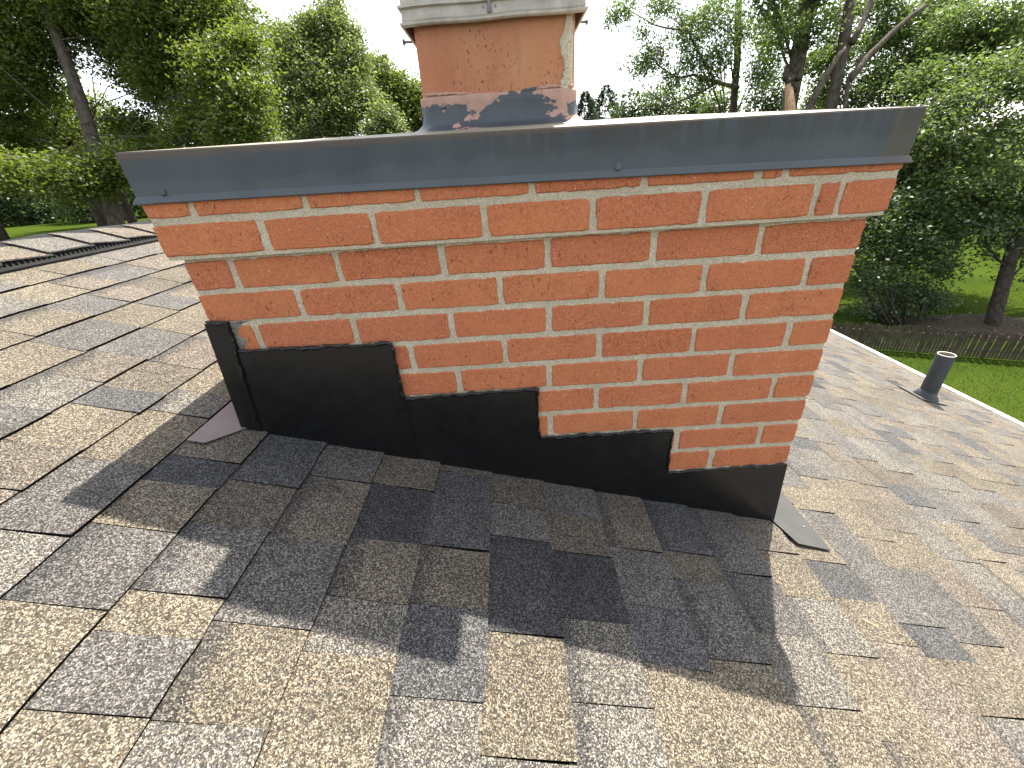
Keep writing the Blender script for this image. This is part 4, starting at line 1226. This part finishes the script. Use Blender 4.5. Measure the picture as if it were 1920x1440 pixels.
tree('forked_tree', 'forked tree with several leaning stems over the right end of the cap', gG, at_depth(1603, -50, dS), 0.27,
     px_blobs([(1570, 85, 36), (1680, 55, 50), (1640, 150, 36), (1560, 165, 30), (1735, 25, 52), (1705, 120, 50), (1655, 0, 42), (1615, 185, 34), (1690, 185, 38), (1590, 20, 34), (1530, 120, 34, 2), (1640, 90, 40, 2), (1760, 90, 50, 2), (1780, 10, 50, 2)], dG, 0.85), 250, 0.19, 'leaf_willow', 'bark_grey', 26, clump=0.32, per=12, aspect=0.42, r1=0.2,
     extra=[(at_depth(1593, 150, dS), at_depth(1735, 10, dS), 0.15, 0.08, 8, 0.03, 11), (foot(1500), at_depth(1520, 195, dS), 0.19, 0.15, 8, 0.01, 12), (at_depth(1520, 197, dS), at_depth(1583, 90, dS), 0.15, 0.09, 8, 0.03, 15), (foot(1535), at_depth(1592, 145, dS), 0.13, 0.07, 8, 0.02, 13), (at_depth(1598, 80, dS), at_depth(1645, -40, dS), 0.14, 0.09, 6, 0.03, 14)])
dH = 15
H0 = at_depth(1905, 300, dH); gH = np.array([H0[0] + 5.0, H0[1] - 1.0, terrain(H0[0] + 5.0, H0[1] - 1.0)])
tree('elm_tree', 'broad green crown filling the upper right corner with glints of sky', gH, at_depth(2010, 40, dH), 0.34,
     px_blobs([(1800, 50, 60, 2, .7), (1885, 30, 60, 1, .7), (1860, 150, 66, 0, .7), (1780, 205, 62), (1742, 150, 48, 1), (1885, 260, 66, 0, .8), (1800, 300, 60), (1742, 262, 48), (1905, 360, 60), (1842, 375, 52), (1765, 350, 46), (1935, 150, 70, 0, .7), (1700, 330, 36, 1), (1690, 250, 34, 1), (1840, 95, 60, 2), (1910, 90, 60, 2), (1800, 140, 50, 3)], dH, 0.8), 290, 0.17, 'leaf_willow', 'bark_dark', 27, clump=0.34, per=14, aspect=0.45)
sb = at_z(1690, 612, -6.0)
dI = float((sb - CAM) @ CR[2])
tree('large_shrub', 'large dark multi-stemmed shrub behind the picket fence', (sb[0], sb[1], -6.0), at_depth(1665, 500, dI), 0.07,
     px_blobs([(1625, 430, 48), (1682, 465, 58), (1738, 475, 52), (1632, 520, 42), (1700, 552, 40, 0.3), (1652, 385, 44), (1598, 465, 28), (1757, 420, 48), (1718, 395, 50), (1612, 575, 20, 0, .5), (1780, 505, 26), (1660, 590, 30, 0.5), (1740, 560, 34, .3), (1640, 330, 40, 1), (1700, 340, 40, 1)], dI, 0.9), 210, 0.14, 'leaf_dark', 'bark_dark', 28, 'shrub', None, 0.24, 14,
     extra=[(np.array([sb[0] + a, sb[1] + b, -6.0]), at_depth(u, v, dI), 0.045, 0.015, 7, 0.04, 50 + i, 6) for i, (a, b, u, v) in enumerate([(-0.4, 0, 1600, 520), (-0.2, 0.1, 1625, 500), (0, 0, 1650, 510), (0.2, 0.1, 1690, 500), (-0.5, 0.2, 1590, 480), (0.4, 0, 1730, 510)])])
jb = at_z(1863, 612, -6.0)
dJ = float((jb - CAM) @ CR[2])
tree('yard_tree', 'dark yard tree with a straight trunk behind the fence at the right', (jb[0], jb[1], -6.0), at_depth(1912, 430, dJ), 0.23,
     px_blobs([(1885, 430, 42), (1835, 425, 40), (1915, 385, 52), (1935, 470, 40), (1850, 470, 20), (1870, 380, 44), (1800, 440, 26), (1905, 520, 16)], dJ, 0.85), 110, 0.17, 'leaf_dark', 'bark_dark', 29, clump=0.28, per=14, r1=0.18)
# mulch round the yard tree
def mulch():
    V = [(jb[0], jb[1], float(terrain(jb[0], jb[1])) + 0.03)]
    for i in range(28):
        a = 6.283 * i / 28; rr = 1.7 + 0.25 * math.sin(a * 3) + random.uniform(-.15, .15)
        x = jb[0] - 0.6 + rr * 1.3 * math.cos(a); y = jb[1] + 0.2 + rr * 0.75 * math.sin(a)
        V.append((x, y, float(terrain(x, y)) + 0.012))
    F = [(0, 1 + i, 1 + (i + 1) % 28) for i in range(28)]
    tag(np_mesh('mulch_bed', V, F, M['mulch'], None, True), kind='structure')
mulch()
# ------------------------------------------------------------------ picket fence in the yard
def fence():
    a = at_z(1600, 652, -6.0); b = at_z(1905, 674, -6.0)
    d = (b - a); L = np.linalg.norm(d[:2]); d = d / L
    nrm = np.array([d[1], -d[0], 0.0])
    if nrm[1] > 0: nrm = -nrm
    h = 0.90
    t = thing('picket_fence', 'low weathered wooden picket fence at the edge of the yard', 'fence', tuple(a))
    s0, s1 = -1.3, L + 1.6
    for z in (0.22, 0.66):
        bm = bmesh.new()
        p0 = a + d * s0; p1 = a + d * s1
        v, f = tube([p0 + np.array([0, 0, z]) - nrm * 0.02, p1 + np.array([0, 0, z]) - nrm * 0.02], [0.035, 0.035], 4)
        bm.free(); np_mesh('rail', v, f, M['picket_wood'], t)
    s = s0; i = 0
    r = random.Random(5)
    while s < s1:
        p = a + d * s + nrm * 0.03
        gz = float(terrain(p[0], p[1]))
        w = 0.034; tk = 0.012; hh = h + r.uniform(-0.05, 0.05); lean = r.uniform(-0.03, 0.03)
        V = []
        for (q, z) in ((-w, 0.02), (w, 0.02), (w, hh - 0.05), (0, hh), (-w, hh - 0.05)):
            for e in (0, 1): V.append(np.array([p[0], p[1], gz]) + d * (q + lean * z) + nrm * tk * e + np.array([0, 0, z]))
        F = [(0, 2, 4, 6, 8), (9, 7, 5, 3, 1), (0, 1, 3, 2), (2, 3, 5, 4), (4, 5, 7, 6), (6, 7, 9, 8), (8, 9, 1, 0)]
        np_mesh('picket', V, F, M['picket_wood'], t)
        s += 0.088; i += 1
    for s in (0.15, 1.75, 3.35, 4.9):
        p = a + d * s - nrm * 0.06
        v, f = tube([p + np.array([0, 0, -0.2]), p + np.array([0, 0, 0.88])], [0.042, 0.038], 6)
        np_mesh('post', v, f, M['bark_dark'], t)
fence()
# ------------------------------------------------------------------ neighbour's house behind the flue
def neighbour():
    P0 = at_depth(806, 226, 46); P1 = at_depth(757, 231, 53); P1[2] = P0[2]
    rd = P1 - P0; rd /= np.linalg.norm(rd); sd = np.array([rd[1], -rd[0], 0.0])
    if sd[0] > 0: sd = -sd                        # towards the left of the view
    gz = float(terrain(P0[0], P0[1]))
    t = thing('neighbour_house', "neighbouring house with brown shingle gable roof and white trim beside the flue", 'house', (P0[0], P0[1], gz))
    hw = 3.6; dz = 3.0; over = 0.4
    A, B = P0 - rd * over, P1 + rd * 1.0
    V = [A, B, B + sd * hw - np.array([0, 0, dz]), A + sd * hw - np.array([0, 0, dz]), A - sd * hw - np.array([0, 0, dz]), B - sd * hw - np.array([0, 0, dz])]
    lo = [v - np.array([0, 0, 0.15]) for v in V]
    F = [(0, 1, 2, 3), (1, 0, 4, 5), (9, 8, 7, 6), (11, 10, 6, 7), (0, 3, 9, 6), (4, 0, 6, 10), (3, 2, 8, 9), (5, 4, 10, 11)]
    rf = np_mesh('roof', V + lo, F, M['roof_far'], t)
    for sg in (1, -1):
        e = A + sd * sg * hw - np.array([0, 0, dz]); q = -rd * 0.05; dn = np.array([0, 0, -0.32])
        V = [A + q, e + q, e + q + dn, A + q + dn, A, e, e + dn, A + dn]
        np_mesh('rake_board', V, [(0, 1, 2, 3), (7, 6, 5, 4), (0, 4, 5, 1), (3, 2, 6, 7)], M['trim_white'], rf)
    g0 = P0; wv = 3.2
    top = g0 - np.array([0, 0, 0.25]); l = g0 + sd * wv - np.array([0, 0, dz * wv / hw + 0.25]); r_ = g0 - sd * wv - np.array([0, 0, dz * wv / hw + 0.25])
    bl = l.copy(); bl[2] = gz - 0.3; br = r_.copy(); br[2] = gz - 0.3
    k = rd * (np.linalg.norm(P1 - P0) + 0.6)
    V = [top, l, bl, br, r_, top + k, l + k, bl + k, br + k, r_ + k]
    np_mesh('wall', V, [(0, 1, 2, 3, 4), (9, 8, 7, 6, 5), (1, 6, 7, 2), (3, 8, 9, 4)], M['wall_brown'], t)
    c = g0 - rd * 0.02 - np.array([0, 0, 3.6])
    V = [c + sd * 0.5, c - sd * 0.5, c - sd * 0.5 - np.array([0, 0, 1.3]), c + sd * 0.5 - np.array([0, 0, 1.3])]
    V += [v - rd * 0.05 for v in V]
    np_mesh('window', V, [(4, 5, 6, 7), (0, 1, 5, 4), (1, 2, 6, 5), (2, 3, 7, 6), (3, 0, 4, 7)], M['glass_far'], t)
neighbour()
# ------------------------------------------------------------------ distant wood closing the horizon, grass
def far_wood():
    r = np.random.default_rng(77)
    bl = []
    for i in range(46):
        a = math.radians(-62 + 124 * i / 45); d = r.uniform(62, 85)
        x, y = CAM[0] + d * math.sin(a), CAM[1] + d * math.cos(a)
        gz = float(terrain(x, y)); h = r.uniform(3.5, 6.5)
        bl.append(((x, y, gz + h * 0.6), (4.5, 3.5, h * 0.75), 1.0))
    V, F, tv, C = leaves(bl, 26, 0.8, 78, 0.9, 7)
    o = np_mesh('far_wood', V, F, M['leaf_oak'], None, attrs=[('lv', 'FLOAT', tv)])
    tag(o, 'hazy line of far-off woods closing the horizon', 'woods', kind='stuff')
far_wood()
def grass():
    r = np.random.default_rng(55)
    n = 70000
    x = r.uniform(5.5, 24, n); y = r.uniform(1.5, 17, n)
    keep = (x < 24)
    x, y = x[keep], y[keep]; n = len(x)
    z = terrain(x, y)
    a = r.random(n) * 6.283; w = r.uniform(0.006, 0.012, n); h = r.uniform(0.03, 0.075, n)
    dx, dy = np.cos(a), np.sin(a); lx, ly = r.normal(0, 0.03, n), r.normal(0, 0.03, n)
    V = np.stack([np.stack([x - dx * w, y - dy * w, z - 0.004], 1), np.stack([x + dx * w, y + dy * w, z - 0.004], 1), np.stack([x + lx, y + ly, z + h], 1)], 1).reshape(-1, 3)
    o = np_mesh('grass', V, np.arange(n * 3).reshape(-1, 3), M['leaf_grass'], None, attrs=[('lv', 'FLOAT', np.repeat(r.random(n), 3))])
    tag(o, 'short green lawn grass beyond the eave at the right', 'grass', kind='stuff')
grass()
